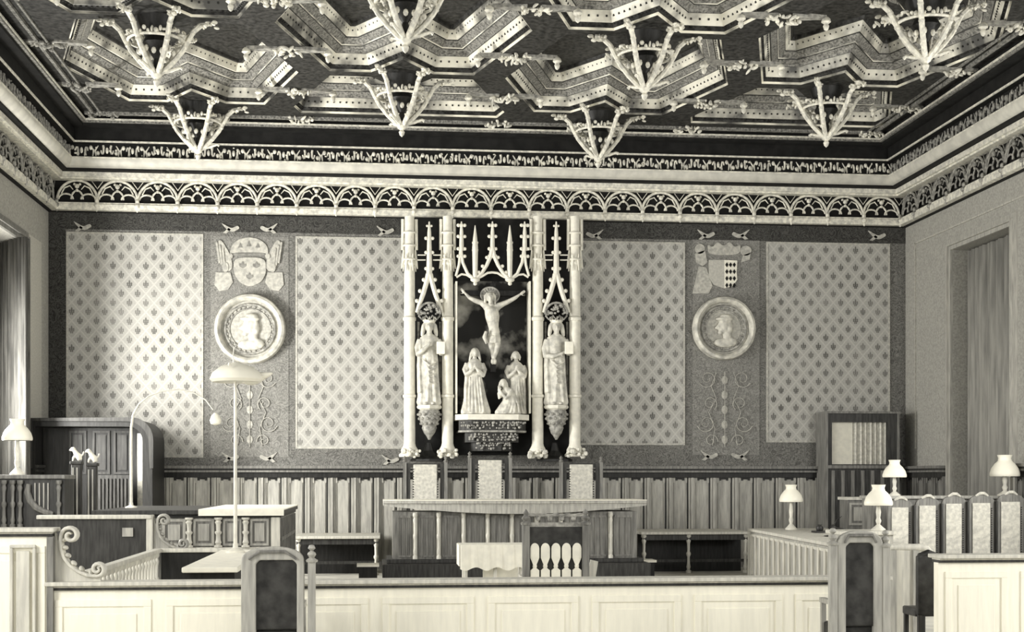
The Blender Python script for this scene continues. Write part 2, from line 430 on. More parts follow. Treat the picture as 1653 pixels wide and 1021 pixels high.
# ------------------------------------------------------------------ coffered ceiling
ZS = 8.30
COLX = [-3.15, .39, 3.95, 7.53]; PITCH = 3.56
DO = [28.9, 24.4, 19.9, 15.4]; DE = [26.7, 22.3, 17.9, 13.4]   # hanging knot distances, odd / even columns
def coffer_poly(cx, df, dn, dm, far_flat=None):
    # outline (x, D), anticlockwise seen from above; df far knot, dn near knot, dm widest point
    wn, ww = 1.17, 1.87
    near = [(cx-wn, dn+.12), (cx-.5, dn+.12), (cx, dn+.85), (cx+.5, dn+.12), (cx+wn, dn+.12)]
    if far_flat is not None:
        if far_flat < dm:
            w = wn+(ww-wn)*(far_flat-dn)/(dm-dn); return near+[(cx+w, far_flat), (cx-w, far_flat)]
        w = ww-.1; return near+[(cx+ww, dm-.05), (cx+w, far_flat), (cx-w, far_flat), (cx-ww, dm-.05)]
    far = [(cx+wn, df-.12), (cx+.5, df-.12), (cx, df-.85), (cx-.5, df-.12), (cx-wn, df-.12)]
    return near+[(cx+ww, dm)]+far+[(cx-ww, dm)]
def inset(poly, d):
    n = len(poly); out = []
    for i in range(n):
        p0, p1, p2 = Vector(poly[i-1]), Vector(poly[i]), Vector(poly[(i+1) % n])
        a = (p1-p0).normalized(); c = (p2-p1).normalized()
        n1 = Vector((-a.y, a.x)); n2 = Vector((-c.y, c.x)); bi = n1+n2; k = d/max(.35, (1+n1.dot(n2)))
        out.append((p1.x+bi.x*k, p1.y+bi.y*k))
    return out
coffers = []
for i, cx in enumerate(COLX):
    if i % 2 == 0:
        coffers += [coffer_poly(cx, 24.4, 19.9, 22.3), coffer_poly(cx, 19.9, 15.4, 17.9)]
    else:
        coffers += [coffer_poly(cx, None, 22.3, 24.4, 24.75), coffer_poly(cx, 22.3, 17.9, 19.9), coffer_poly(cx, 17.9, 13.4, 15.4)]
outer = [(XL+.7, 25.3), (XR-.7, 25.3), (XR-.7, 5.5), (XL+.7, 5.5)]
loops = [outer]+coffers
flat = [p for l in loops for p in l]
tris = tessellate_polygon([[Vector((p[0], p[1], 0)) for p in l] for l in loops])
b = MB()
b.add([(p[0], Y(p[1]), ZS) for p in flat], [tuple(t) for t in tris], 0)
b.box(XL-.4, XR+.4, YN, .3, 9.3, 9.5, 0)
PROF = [  # (inset, height, material of the strip that leads to this ring)
    (0, 0, 0), (0, .03, 1), (.03, .03, 1), (.035, .07, 0), (.07, .095, 0), (.08, .10, 1), (.15, .25, 1), (.17, .25, 0), (.18, .28, 2),
    (.26, .33, 2), (.27, .34, 0), (.28, .355, 1), (.30, .365, 2), (.38, .43, 2), (.39, .445, 0), (.41, .45, 1), (.47, .58, 1), (.50, .585, 0), (.52, .63, 0)]
for pl in coffers:
    prev = None
    for (d, h, m) in PROF:
        q = [(p[0], Y(p[1]), ZS+h) for p in inset(pl, d)]
        if prev is not None:
            n = len(q); b.add(prev+q, [(i, (i+1) % n, (i+1) % n+n, i+n) for i in range(n)], m)
        prev = q
    t = tessellate_polygon([[Vector(p) for p in prev]]); b.add(prev, [tuple(x) for x in t], 0)
ceil = struct(b.build('ceiling', ['ceil', 'gilt_ceiling', 'ceil_mid'], local=True))
# gilt bead and dentils along the coffers: studs set on the carved bands
b = MB()
for pl in coffers:
    for d, h, st, sz in [(.115, .175, .11, .013), (.44, .525, .10, .011), (.05, .085, .07, .014)]:
        q = inset(pl, d); n = len(q)
        for i in range(n):
            p0, p1 = Vector(q[i]), Vector(q[(i+1) % n]); L = (p1-p0).length; k = int(L/st)
            for j in range(k):
                p = p0.lerp(p1, (j+.5)/k)
                b.box(p.x-sz, p.x+sz, Y(p.y)-sz, Y(p.y)+sz, ZS+h-sz, ZS+h+sz)
b.build('carved_stud', 'ceil', ceil); 
ceil.children[-1]['kind'] = 'stuff'
# long mouldings beside the cornice and along the flat side beams
b = MB()
for (o, z, w) in [(.98, ZS-.05, .05), (1.12, ZS-.03, .03)]:
    b.box(XL+o, XL+o+w, YN, Y(25.3)+0, z, ZS); b.box(XR-o-w, XR-o, YN, Y(25.3), z, ZS)
b.box(XL+.85, XR-.85, Y(25.0), Y(25.07), ZS-.05, ZS)
b.build('beam_moulding', 'ceil_mid', ceil)
# zigzag beam ornament: carved foliage bosses and their drops, each a part of the ceiling
def lump(b, c, r, n, rnd, h=.6):
    for k in range(n*2):
        a = rnd.uniform(0, 2*PI); q = r*math.sqrt(rnd.random())
        b.blob((c[0]+q*math.cos(a)*1.5, c[1]+q*math.sin(a), c[2]-rnd.uniform(0, .08)), (rnd.uniform(.03, .08), rnd.uniform(.015, .03), rnd.uniform(.02, .035)), 7, 5, 0, Matrix.Rotation(rnd.uniform(0, 6), 3, 'Z') @ Matrix.Rotation(rnd.uniform(-.8, .8), 3, 'Y'))
rnd = random.Random(11)
for bx in [-4.93, -1.38, 2.165, 5.74, 9.31]:
    for D in [25.05, 23.3, 21.1, 18.9, 16.7]:
        b = MB(); c = (bx, Y(D), ZS-.01); lump(b, c, .17, 13, rnd)
        b.build('carved_boss', 'gilt' if bx > -3 else 'gilt_dull', ceil, smooth=True)  # leftmost bosses duller: shade of the ceiling's left side put into the colour
        if D < 25:
            for sg in (-1, 1):
                b = MB(); xx = bx+sg*.62
                b.prism([(bx+sg*.1, Y(D)-.12), (bx+sg*.1, Y(D)+.12), (xx, Y(D)+.03), (xx, Y(D)-.03)], 'z', ZS-.03, ZS+.02)
                b.build('carved_spur', 'gilt_dull', ceil)
                b = MB(); b.lathe((xx, Y(D), ZS-.2), [(.005, 0), (.03, .02), (.045, .07), (.03, .1), (.07, .13), (.06, .17), (.03, .2)], 10)
                b.build('drop', 'gilt', ceil, smooth=True)

# the hanging knots
def make_pendant():
    r = bpy.data.objects.new('ceiling_pendant', None); COL.objects.link(r); ROOT[r.name] = Vector((0, 0, 0))
    H = .88; rn = random.Random(5)
    for k in range(6):
        a = PI/2+PI/6+k*PI/3; ca, sa = math.cos(a), math.sin(a)
        pr = [(0.0, .05), (.10, .13), (.24, .27), (.36, .42), (.44, .56), (.51, .70), (.62, .80), (.74, .83)]
        b = MB(); b.tube([(q*ca, q*sa, z) for q, z in pr], [.03, .042, .04, .04, .038, .038, .04, .032], 7)
        for q, z in [(.24, .27), (.40, .48), (.50, .68)]: b.blob((q*ca, q*sa, z), (.046, .046, .035), 7, 5)
        for j in range(14):
            t = rn.uniform(0, 1); q = .6+.22*t
            b.blob((q*ca+rn.uniform(-.06, .06), q*sa+rn.uniform(-.06, .06), .80+rn.uniform(-.05, .06)), (rn.uniform(.03, .06), rn.uniform(.012, .03), rn.uniform(.015, .03)), 6, 4, 0, Matrix.Rotation(rn.uniform(0, 6), 3, 'Z') @ Matrix.Rotation(rn.uniform(-1, 1), 3, 'Y'))
        b.tube([(.06*ca, .06*sa, .10), (.2*ca, .2*sa, .14), (.33*ca, .33*sa, .19), (.37*ca, .37*sa, .17)], [.02, .026, .022, .03], 6) if k % 2 == 0 else None
        b.build('rib', 'gilt', r, smooth=True, local=True)
    b = MB(); b.lathe((0, 0, 0), [(.004, -.10), (.035, -.07), (.05, -.02), (.03, .01), (.07, .04), (.085, .08), (.05, .12), (.03, .16)], 12)
    b.build('tip', 'gilt', r, smooth=True, local=True)
    b = MB(); b.lathe((0, 0, 0), [(.03, .12), (.05, .25), (.04, .3), (.12, .42), (.2, .52), (.16, .6), (.24, .75), (.3, .93)], 12)
    b.build('core', 'wood_black', r, smooth=True, local=True)
    b = MB()
    for k in range(44):
        a = 2*PI*k/44; b.blob((.40*math.cos(a), .40*math.sin(a), .60+rn.uniform(-.03, .05)), (rn.uniform(.03, .06), .02, rn.uniform(.02, .05)), 6, 4, 0, Matrix.Rotation(rn.uniform(0, 6), 3, 'Z') @ Matrix.Rotation(rn.uniform(-.9, .9), 3, 'X'))
    for k in range(14):
        a = 2*PI*(k+.5)/14; b.blob((.25*math.cos(a), .25*math.sin(a), .38+rn.uniform(-.05, .05)), (.035, .035, .05), 6, 4)
    b.tube([(.40*math.cos(2*PI*k/24), .40*math.sin(2*PI*k/24), .55) for k in range(24)], .022, 6, closed=True)
    b.build('leaf_crown', 'gilt', r, smooth=True, local=True)
    return r
pend0 = make_pendant()
PL = [(-3.15, 24.4, 'gilt ceiling knot hanging lowest at the back left, above the left patterned panel'),
      (-3.15, 19.9, 'dim gilt ceiling knot hanging nearer at the upper left corner of the ceiling'),
      (.39, 22.4, 'gilt ceiling knot above the left side of the altarpiece, before the back cornice'),
      (.36, 18.0, 'large gilt ceiling knot cut by the top edge, left of centre'),
      (3.95, 24.3, 'gilt ceiling knot hanging before the leaf frieze just right of the altarpiece'),
      (3.93, 19.9, 'bright gilt ceiling knot nearer the viewer, right of the ceiling centre'),
      (7.54, 22.4, 'gilt ceiling knot over the right medallion, near the right end of the back cornice'),
      (7.50, 18.1, 'large gilt ceiling knot at the upper right near the right cornice')]
for i, (px_, D, lab) in enumerate(PL):
    o = pend0 if i == 0 else copy_tree(pend0)
    o.location = (px_, Y(D), 7.42); tag(o, lab, 'ceiling pendant', 'openwork knots hanging from the coffered ceiling')

# ------------------------------------------------------------------ wainscot
def wainscot(name, side, s0, s1, mats, p=.435, H=1.96, th=.05):
    b = MB(); n = max(1, round((s1-s0)/p)); p = (s1-s0)/n
    def bx(a0, a1, o0, o1, z0, z1, m=0):
        if side == 'b': b.box(a0, a1, -o1, -o0, z0, z1, m)
        elif side == 'l': b.box(XL+o0, XL+o1, a0, a1, z0, z1, m)
        else: b.box(XR-o1, XR-o0, a0, a1, z0, z1, m)
    bx(s0, s1, 0, th, 0, H, 0)
    bx(s0, s1, th, th+.16, H-.05, H, 1); bx(s0, s1, th, th+.13, H-.085, H-.05, 2); bx(s0, s1, th, th+.14, H-.12, H-.085, 1)
    bx(s0, s1, th, th+.07, H-.22, H-.12, 2); bx(s0, s1, th, th+.04, 0, .16, 1)
    for i in range(n):
        c = s0+(i+.5)*p; e = s0+i*p
        for k, (o, w) in enumerate([(-.05, .035), (0, .05), (.05, .035)]):       # clustered colonnette
            bx(e+o-w/2+.02, e+o+w/2+.02, th, th+.03+.03*(k == 1), .16, H-.2, 0)
        bx(e-.075, e-.05, th, th+.008, .16, H-.2, 2)
        bx(c-p*.27, c-p*.25, th, th+.02, .25, H-.32, 0); bx(c+p*.25, c+p*.27, th, th+.02, .25, H-.32, 0)
        # scalloped head of the bay
        for t in range(6):
            f = abs(t-2.5)/2.5; bx(c-p*.32+t*p*.107, c-p*.32+(t+1)*p*.107, th, th+.02, H-.25-.07*f*f, H-.2, 2 if f < .9 else 0)
    return struct(b.build(name, mats))
wainscot('trim_2', 'b', XL, XR, ['wood_light', 'wood_mid', 'wood_black'])
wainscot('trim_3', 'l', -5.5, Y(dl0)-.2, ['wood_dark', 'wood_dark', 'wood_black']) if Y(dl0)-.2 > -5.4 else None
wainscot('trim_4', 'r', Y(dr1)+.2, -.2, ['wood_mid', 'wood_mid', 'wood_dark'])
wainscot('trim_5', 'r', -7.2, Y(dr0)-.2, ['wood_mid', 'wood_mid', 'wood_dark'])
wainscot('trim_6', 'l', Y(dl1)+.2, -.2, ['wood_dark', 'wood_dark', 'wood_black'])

# ------------------------------------------------------------------ painted heraldry on the back wall (flat work, children of the wall)
def chaikin(p):
    for _ in range(2):
        q = []
        for i in range(len(p)):
            a, c = p[i], p[(i+1) % len(p)]; q += [(a[0]*.8+c[0]*.2, a[1]*.8+c[1]*.2), (a[0]*.2+c[0]*.8, a[1]*.2+c[1]*.8)]
        p = q
    return p
def poly_px(b, pts, y0=-.03, D=25.97, m=0):
    if 6 < len(pts) < 12: pts = chaikin(pts)
    b.prism([(at(x, y, D).x, at(x, y, D).z) for x, y in pts], 'y', y0, 0, m)
def ell(cx, cy, rx, ry, n=20): return [(cx+rx*math.cos(2*PI*k/n), cy+ry*math.sin(2*PI*k/n)) for k in range(n)]
def spiral(b, cx, cy, r, turns, a0, sg=1, rad=.009):
    n = int(turns*14); b.tube([at(cx+sg*r*(1-t/n*.85)*math.cos(a0+t/14*2*PI), cy+r*(1-t/n*.85)*math.sin(a0+t/14*2*PI), 25.97) for t in range(n)], [rad*(1-.5*t/n) for t in range(n)], 5)
# left arms: crown, round shield, winged supporters with banners
b = MB()
for k, wx in enumerate((-1, 1)):
    c = 402
    poly_px(b, [(c+wx*50, 388), (c+wx*44, 388), (c+wx*30, 412), (c+wx*26, 432), (c+wx*34, 440), (c+wx*46, 428), (c+wx*52, 410)])
    poly_px(b, [(c+wx*54, 440), (c+wx*30, 440), (c+wx*26, 456), (c+wx*34, 468), (c+wx*48, 470), (c+wx*56, 460)])
    poly_px(b, ell(c+wx*38, 432, 5, 8), -.045); poly_px(b, ell(c+wx*30, 414, 4, 4.5, 12), -.05)
    for t in range(3): poly_px(b, [(c+wx*(54-5*t), 392+5*t), (c+wx*(51-5*t), 391+5*t), (c+wx*(46-4*t), 424+3*t), (c+wx*(49-4*t), 426+3*t)], -.05)
b.build('winged_supporter', 'paint', wallb)
b = MB(); poly_px(b, [(370, 412), (374, 396), (386, 386), (402, 383), (418, 386), (431, 396), (434, 412), (425, 408), (379, 408)]); b.build('painted_crown', 'paint', wallb)
b = MB(); poly_px(b, [(379, 409), (425, 409), (432, 413), (372, 413)], -.035); poly_px(b, [(384, 400), (388, 392), (392, 400)], -.035); poly_px(b, [(398, 398), (402, 388), (406, 398)], -.035); poly_px(b, [(412, 400), (416, 392), (420, 400)], -.035); b.build('crown_band', 'paint_grey', wallb)
b = MB(); poly_px(b, [(378, 416), (428, 416), (430, 440), (422, 456), (403, 464), (386, 456), (377, 440)], -.04); b.build('painted_shield', 'paint', wallb)
b = MB()
for x, y in [(392, 428), (414, 428), (403, 446)]:
    poly_px(b, [(x, y-7), (x+3, y), (x+5, y-3), (x+6, y+2), (x, y+6), (x-6, y+2), (x-5, y-3), (x-3, y)], -.048)
b.build('shield_charge', 'paint_grey', wallb)
# right arms
b = MB(); poly_px(b, [(1144, 412), (1142, 394), (1150, 400), (1158, 390), (1168, 398), (1178, 390), (1186, 400), (1196, 394), (1194, 412)], -.035); b.build('painted_crown', 'paint', wallb)
b = MB(); poly_px(b, [(1144, 420), (1169, 420), (1169, 466), (1152, 460), (1144, 448)], -.04); b.build('shield_half', 'side_wall_light', wallb)
b = MB(); poly_px(b, [(1169, 420), (1190, 421), (1189, 440), (1190, 452), (1183, 462), (1169, 466)], -.04)
o = b.build('shield_half', 'linen', wallb); o['label'] = 'white ermine half of the shield'
b = MB()
for i in range(3):
    for j in range(4): poly_px(b, [(1173+i*6, 424+j*11), (1175.5+i*6, 428+j*11), (1173+i*6, 432+j*11), (1170.5+i*6, 428+j*11)], -.05)
b.build('ermine_spot', 'black', wallb)
b = MB()
poly_px(b, ell(1130, 402, 8, 8)); poly_px(b, ell(1204, 405, 9, 8)); poly_px(b, [(1122, 410), (1138, 404), (1142, 424), (1134, 430), (1124, 424)])
poly_px(b, [(1128, 430), (1140, 432), (1150, 462), (1144, 474), (1118, 474)]); poly_px(b, [(1200, 412), (1212, 408), (1210, 420), (1196, 424)])
b.build('winged_supporter', 'paint', wallb)
# small painted birds of the frieze and scrollwork of the pilasters
b = MB()
for (x, y, s) in [(372, 368, 1), (434, 368, -1), (1140, 378, 1), (1196, 378, -1), (622, 372, 1), (960, 378, -1), (1416, 380, 1), (133, 365, 1), (433, 738, -1), (372, 738, 1), (1145, 735, 1), (1195, 735, -1), (630, 742, 1)]:
    poly_px(b, [(x-s*16, y-9), (x-s*6, y-3), (x+s*2, y+1), (x+s*12, y-4), (x+s*15, y+1), (x+s*4, y+7), (x-s*5, y+4)])
    poly_px(b, [(x-s*12, y+8), (x-s*3, y), (x+s*1, y+3), (x-s*7, y+9)])
b.build('painted_bird', 'paint', wallb)
b = MB()
for cx, lo in ((403, 600), (1170, 600)):
    for sg in (-1, 1):
        spiral(b, cx+sg*28, lo+12, 15, 1.6, .5, sg); spiral(b, cx+sg*24, lo+52, 12, 1.5, 2.2, sg); spiral(b, cx+sg*30, lo+84, 15, 1.6, .3, sg); spiral(b, cx+sg*22, lo+112, 11, 1.4, 3, sg)
        b.tube([at(cx+sg*x, lo+y, 25.97) for x, y in [(14, 2), (22, 24), (14, 44), (26, 66), (16, 92), (20, 120)]], .007, 5)
    b.tube([at(cx, lo+y, 25.97) for y in (0, 60, 122)], .007, 5)
    for k in range(5): poly_px(b, ell(cx, lo+14+k*24, 5, 7, 10), -.02)
b.build('painted_scrollwork', 'paint', wallb, smooth=True)

# ------------------------------------------------------------------ medallions
def medallion(px, py, r, face, label):
    c = at(px, py, 25.86); root = thing('wall_medallion', (c.x, 0, c.z-r), label, 'medallion', 'round portrait medallions on the back wall')
    def ringb(R, rr, yy, n=56, dz=1): return [(c.x+R*math.cos(2*PI*k/n), yy, c.z+R*math.sin(2*PI*k/n)) for k in range(n)]
    b = MB(); n = 56
    prof = [(r*.995, -.004), (r, -.11), (r*.97, -.18), (r*.90, -.205), (r*.83, -.17), (r*.80, -.08), (r*.795, -.05)]
    vs, fs = [], []
    for R, yy in prof:
        for k in range(n): a = 2*PI*k/n; vs.append((c.x+R*math.cos(a), yy, c.z+R*math.sin(a)))
    for i in range(len(prof)-1):
        for k in range(n): fs.append((i*n+k, i*n+(k+1) % n, (i+1)*n+(k+1) % n, (i+1)*n+k))
    b.add(vs, fs); b.build('rim', 'statue', root, smooth=True)
    b = MB(); b.prism([(c.x+r*.81*math.cos(2*PI*k/n), c.z+r*.81*math.sin(2*PI*k/n)) for k in range(n)], 'y', -.06, -.004); b.build('disc', 'paint', root)
    b = MB()
    b.tube(ringb(r*.70, 0, -.07), .03, 6, closed=True); b.tube(ringb(r*.58, 0, -.065), .018, 6, closed=True)
    for k in range(28):
        a = 2*PI*k/28; b.blob((c.x+r*.64*math.cos(a), -.07, c.z+r*.64*math.sin(a)), (.028, .02, .028), 6, 4)
    b.build('wreath', 'gilt_dull', root, smooth=True)
    s = face; b = MB(); k = r/.66
    def E(x, z, rx, rz, ry=.06, yy=-.09): b.blob((c.x+s*x*k, yy, c.z+z*k), (rx*k, ry, rz*k), 14, 8)
    E(0, .05, .135, .17, .08); E(-.11, .02, .05, .05); b.tube([(c.x-s*.13*k, -.1, c.z+.06*k), (c.x-s*.185*k, -.1, c.z-.0*k), (c.x-s*.12*k, -.1, c.z-.02*k)], .022, 6)
    E(-.08, -.09, .06, .05); E(.06, -.15, .09, .14, .06); E(.02, -.30, .25, .10, .07); E(.09, .02, .09, .16, .07)
    E(.0, .19, .19, .05, .09); E(.03, .24, .12, .06, .08); E(.15, -.28, .12, .1)
    b.build('portrait_head', 'statue', root, remesh=.012)
    return root
medallion(403, 531, .66, 1, 'round stone medallion with a capped bust, below the winged coat of arms')
medallion(1170, 530, .62, 1, 'round stone medallion with a profile bust, below the half white shield')

# ------------------------------------------------------------------ altarpiece
DA = 25.5
alt = thing('altarpiece', (X(795, 26), -.3, Z(795, 742, DA)), 'carved gothic altarpiece of pale shafts, niches and openwork canopies on the back wall', 'altarpiece')
b = MB(); b.box(X(655, 25.9), X(935, 25.9), -.10, -.02, Z(795, 735, 25.9), Z(795, 352, 25.9)); b.build('backing', 'black', alt)
b = MB(); b.box(X(739, 25.85), X(853, 25.85), -.13, -.10, Z(795, 668, 25.9), Z(795, 455, 25.9)); b.build('painted_background', 'painting', alt)
def shaft(px):
    b = MB(); x = X(px, DA); y = Y(DA); zt = Z(px, 350, DA); zb = Z(px, 738, DA); w = .085
    z1 = Z(px, 430, DA); z2 = Z(px, 516, DA); z3 = Z(px, 640, DA); z4 = Z(px, 716, DA)
    prof = []
    b.lathe((x, y, 0), [(.19, zb), (.2, zb+.04), (.155, zb+.08), (.16, zb+.13), (.12, zb+.2), (.105, zb+.26), (.10, z3-.04), (.125, z3-.02), (.125, z3+.02), (.098, z3+.04),
        (.094, z2-.04), (.12, z2-.02), (.125, z2+.03), (.09, z2+.06), (.085, z1), (.105, z1+.05), (.085, z1+.1), (.09, zt)], 14)
    for sg in (-1, 1):
        b.tube([(x+sg*.085, y, zb+.2), (x+sg*.083, y, z2), (x+sg*.075, y, z1)], .022, 6)
        b.tube([(x+sg*.15, y, z1-.05), (x+sg*.12, y, z1+.1), (x+sg*.11, y, z1+.3)], [.01, .03, .015], 6)
        b.tube([(x+sg*.13, y, z1+.3), (x+sg*.125, y, zt-.05)], [.028, .03], 6)
    for k, zz in enumerate([z1+.12, z1+.38, z1+.62]):
        b.tube([(x+.11*math.cos(a), y+.11*math.sin(a), zz) for a in [2*PI*q/12 for q in range(12)]], .022, 5, closed=True)
    for k in range(6):
        a = PI/3*k; b.tube([(x+.12*math.cos(a), y+.12*math.sin(a), z1-.1), (x+.10*math.cos(a), y+.1*math.sin(a), z1+.1), (x+.12*math.cos(a), y+.12*math.sin(a), z1+.22)], [.008, .022, .008], 5)
    b.build('shaft', 'stone', alt, smooth=True)
for px in (661, 722.5, 868, 928): shaft(px)
def cro(b, p, s=.035):       # crocket / finial cross
    b.blob((p[0]-s*1.3, p[1], p[2]), s*.8, 6, 4); b.blob((p[0]+s*1.3, p[1], p[2]), s*.8, 6, 4); b.blob(p, s*.9, 6, 4)
def side_canopy(px):
    b = MB(); q = lambda x, y, D=25.42: at(px+x, y, D)
    b.tube([q(0, 358), q(0, 375), q(0, 405), q(0, 440), q(0, 448)], [.012, .035, .045, .055, .05], 8)
    for yy in (365, 385, 408, 434): cro(b, q(0, yy), .045 if yy > 370 else .03)
    for sg in (-1, 1):
        pts = [(1, 443), (5, 458), (10, 475), (16, 492), (20, 505)]
        b.tube([q(sg*x, y) for x, y in pts], [.055, .045, .045, .04, .035], 8)
        for x, y in [(9, 452), (15, 470), (20, 486)]: b.blob(q(sg*x, y), .04, 7, 5)
        b.tube([q(sg*6, 412), q(sg*19, 412)], .012, 5); b.tube([q(sg*6, 420), q(sg*19, 420)], .012, 5)
    b.build('niche_gable', 'stone', alt, smooth=True)
    b = MB(); c = q(0, 512, 25.5); rn = random.Random(2)
    arc = [at(px+18*math.cos(PI*t/10), 508-19*math.sin(PI*t/10), 25.35) for t in range(11)]
    b.tube(arc, .022, 6)
    for k in range(34):
        a = rn.uniform(0, PI); r_ = rn.uniform(0, 1)**.5
        p = at(px+16*r_*math.cos(a), 508-16*r_*math.sin(a), 25.38-.08*math.sin(a)); b.blob(p, rn.uniform(.018, .035), 6, 4)
    b.tube([at(px-17, 510, 25.38), at(px-12, 516, 25.3), at(px-5, 510, 25.28), at(px, 517, 25.25), at(px+5, 510, 25.28), at(px+12, 516, 25.3), at(px+17, 510, 25.38)], .018, 6)
    b.build('tester', 'gilt_dull', alt, smooth=True)
    b = MB()
    for sg in (-1, 1): b.tube([at(px+sg*17.5, 520, 25.6), at(px+sg*17.5, 655, 25.6)], .022, 6)
    b.build('niche_colonnette', 'gilt_dull', alt, smooth=True)
    # corbel under the statue
    c = at(px, 655, 25.45); zt = c.z; zb_ = Z(px, 700, 25.45)
    b = MB(); b.lathe((c.x, c.y, 0), [(.02, zb_-.12), (.06, zb_-.05), (.10, zb_), (.14, zb_+.1), (.13, zb_+.13), (.19, zb_+.25), (.2, zt-.12), (.17, zt-.08)], 12)
    for k in range(12):
        for j, (rr, dz) in enumerate([(.2, -.17), (.19, -.25), (.15, -.34)]):
            a = 2*PI*(k+.5*j)/12; b.blob((c.x+rr*math.cos(a), c.y+rr*math.sin(a), zt+dz), (.035, .035, .03), 6, 4)
    b.build('corbel', 'gilt_dull', alt, smooth=True)
    b = MB(); b.lathe((c.x, c.y, 0), [(.16, zt-.09), (.22, zt-.06), (.235, zt-.03), (.22, zt)], 8); b.build('corbel_slab', 'stone', alt)
    b = MB(); bb = at(px, 745, 25.3); b.lathe((bb.x, Y(25.6), 0), [(.34, bb.z-.0), (.34, bb.z+.04), (.2, bb.z+.1), (.1, bb.z+.2), (.05, bb.z+.35)], 4 and 8, 0, 1, .8); b.build('corbel_foot', 'wood_black', alt)
    return zt
for px in (693, 898): ZC = side_canopy(px)
b = MB(); q = lambda x, y, D=25.38: at(x, y, D)
for px in (767, 823):                    # hanging shafts
    b.tube([q(px, 364), q(px, 385), q(px, 400), q(px, 445), q(px, 455)], [.008, .04, .055, .045, .03], 8)
    b.blob(q(px, 452), (.09, .07, .05), 8, 6); b.blob(q(px, 458), .04, 7, 5)
    for yy in (392, 404): b.tube([q(px-5, yy), q(px+5, yy)], .02, 5)
for px, top in ((795, 358), (745, 358), (847, 358)):
    b.tube([q(px, top), q(px, 375), q(px, 405)], [.012, .035, .045], 8)
    for yy in (364, 382, 402, 414): cro(b, q(px, yy), .045)
for sg in (-1, 1):
    b.tube([q(795+sg*x, y) for x, y in [(0, 400), (3, 414), (9, 428), (17, 441), (28, 452)]], [.045, .04, .035, .035, .04], 7)
    b.tube([q(795+sg*x, y) for x, y in [(0, 440), (8, 441), (16, 446), (24, 450)]], .022, 6)
    for x, y in [(9, 416), (16, 430), (22, 440)]: b.blob(q(795+sg*x, y), .035, 6, 4)
    b.tube([q(795+sg*x, y) for x, y in [(51, 402), (48, 424), (40, 442), (29, 452)]], [.03, .03, .03, .035], 7)
    b.tube([q(795+sg*x, y) for x, y in [(51, 402), (54, 428), (59, 446)]], [.03, .026, .024], 7)
    b.tube([q(795+sg*x, y) for x, y in [(34, 449), (42, 444), (50, 443), (58, 448)]], .02, 6)
b.build('central_canopy', 'stone', alt, smooth=True)
for px in (736.5, 855):
    b = MB(); b.box(X(px-1.5, 25.5), X(px+1.5, 25.5), Y(25.45), Y(25.85), Z(px, 668, 25.5), Z(px, 455, 25.5))
    b.build('niche_jamb', 'stone', alt)
zt = Z(797, 671, 25.25)
def slab(b, x0, x1, y0, y1, dep, m=0):
    z0, z1 = Z(797, y1, 25.2), Z(797, y0, 25.2); a, c = X(x0, 25.2), X(x1, 25.2); w = .22
    b.prism([(a, -.1), (a, Y(25.2)-dep+w), (a+w, Y(25.2)-dep), (c-w, Y(25.2)-dep), (c, Y(25.2)-dep+w), (c, -.1)], 'z', z0, z1, m)
b = MB(); slab(b, 736, 856, 669, 678, .0); b.build('ledge', 'stone', alt)
b = MB(); slab(b, 742, 851, 678, 697, -.04); slab(b, 752, 840, 697, 714, -.12); slab(b, 762, 830, 714, 728, -.2)
b.build('ledge_corbel', 'wood_dark', alt)
b = MB(); rn = random.Random(4)
for (x0, x1, yy, dep) in [(744, 849, 687, -.04), (756, 836, 706, -.12), (768, 824, 720, -.2)]:
    n = int((x1-x0)/3.2)
    for k in range(n):
        for j in (-4, 0, 4):
            if rn.random() < .7: b.blob(at(x0+(x1-x0)*(k+.5)/n+rn.uniform(-1, 1), yy+j+rn.uniform(-1, 1), 25.2-dep-0.01), rn.uniform(.012, .03), 5, 4)
slab(b, 741, 852, 695, 698, -.03)
b.build('ledge_carving', 'gilt_dull', alt, smooth=True)
for px in (664, 722, 868, 932):
    b = MB(); rn = random.Random(px); c = at(px, 733, 25.3)
    for k in range(16): b.blob((c.x+rn.uniform(-.17, .17), c.y+rn.uniform(-.05, .1), c.z+rn.uniform(-.06, .08)), rn.uniform(.03, .055), 6, 4)
    b.build('carved_foot', 'gilt', alt, smooth=True)

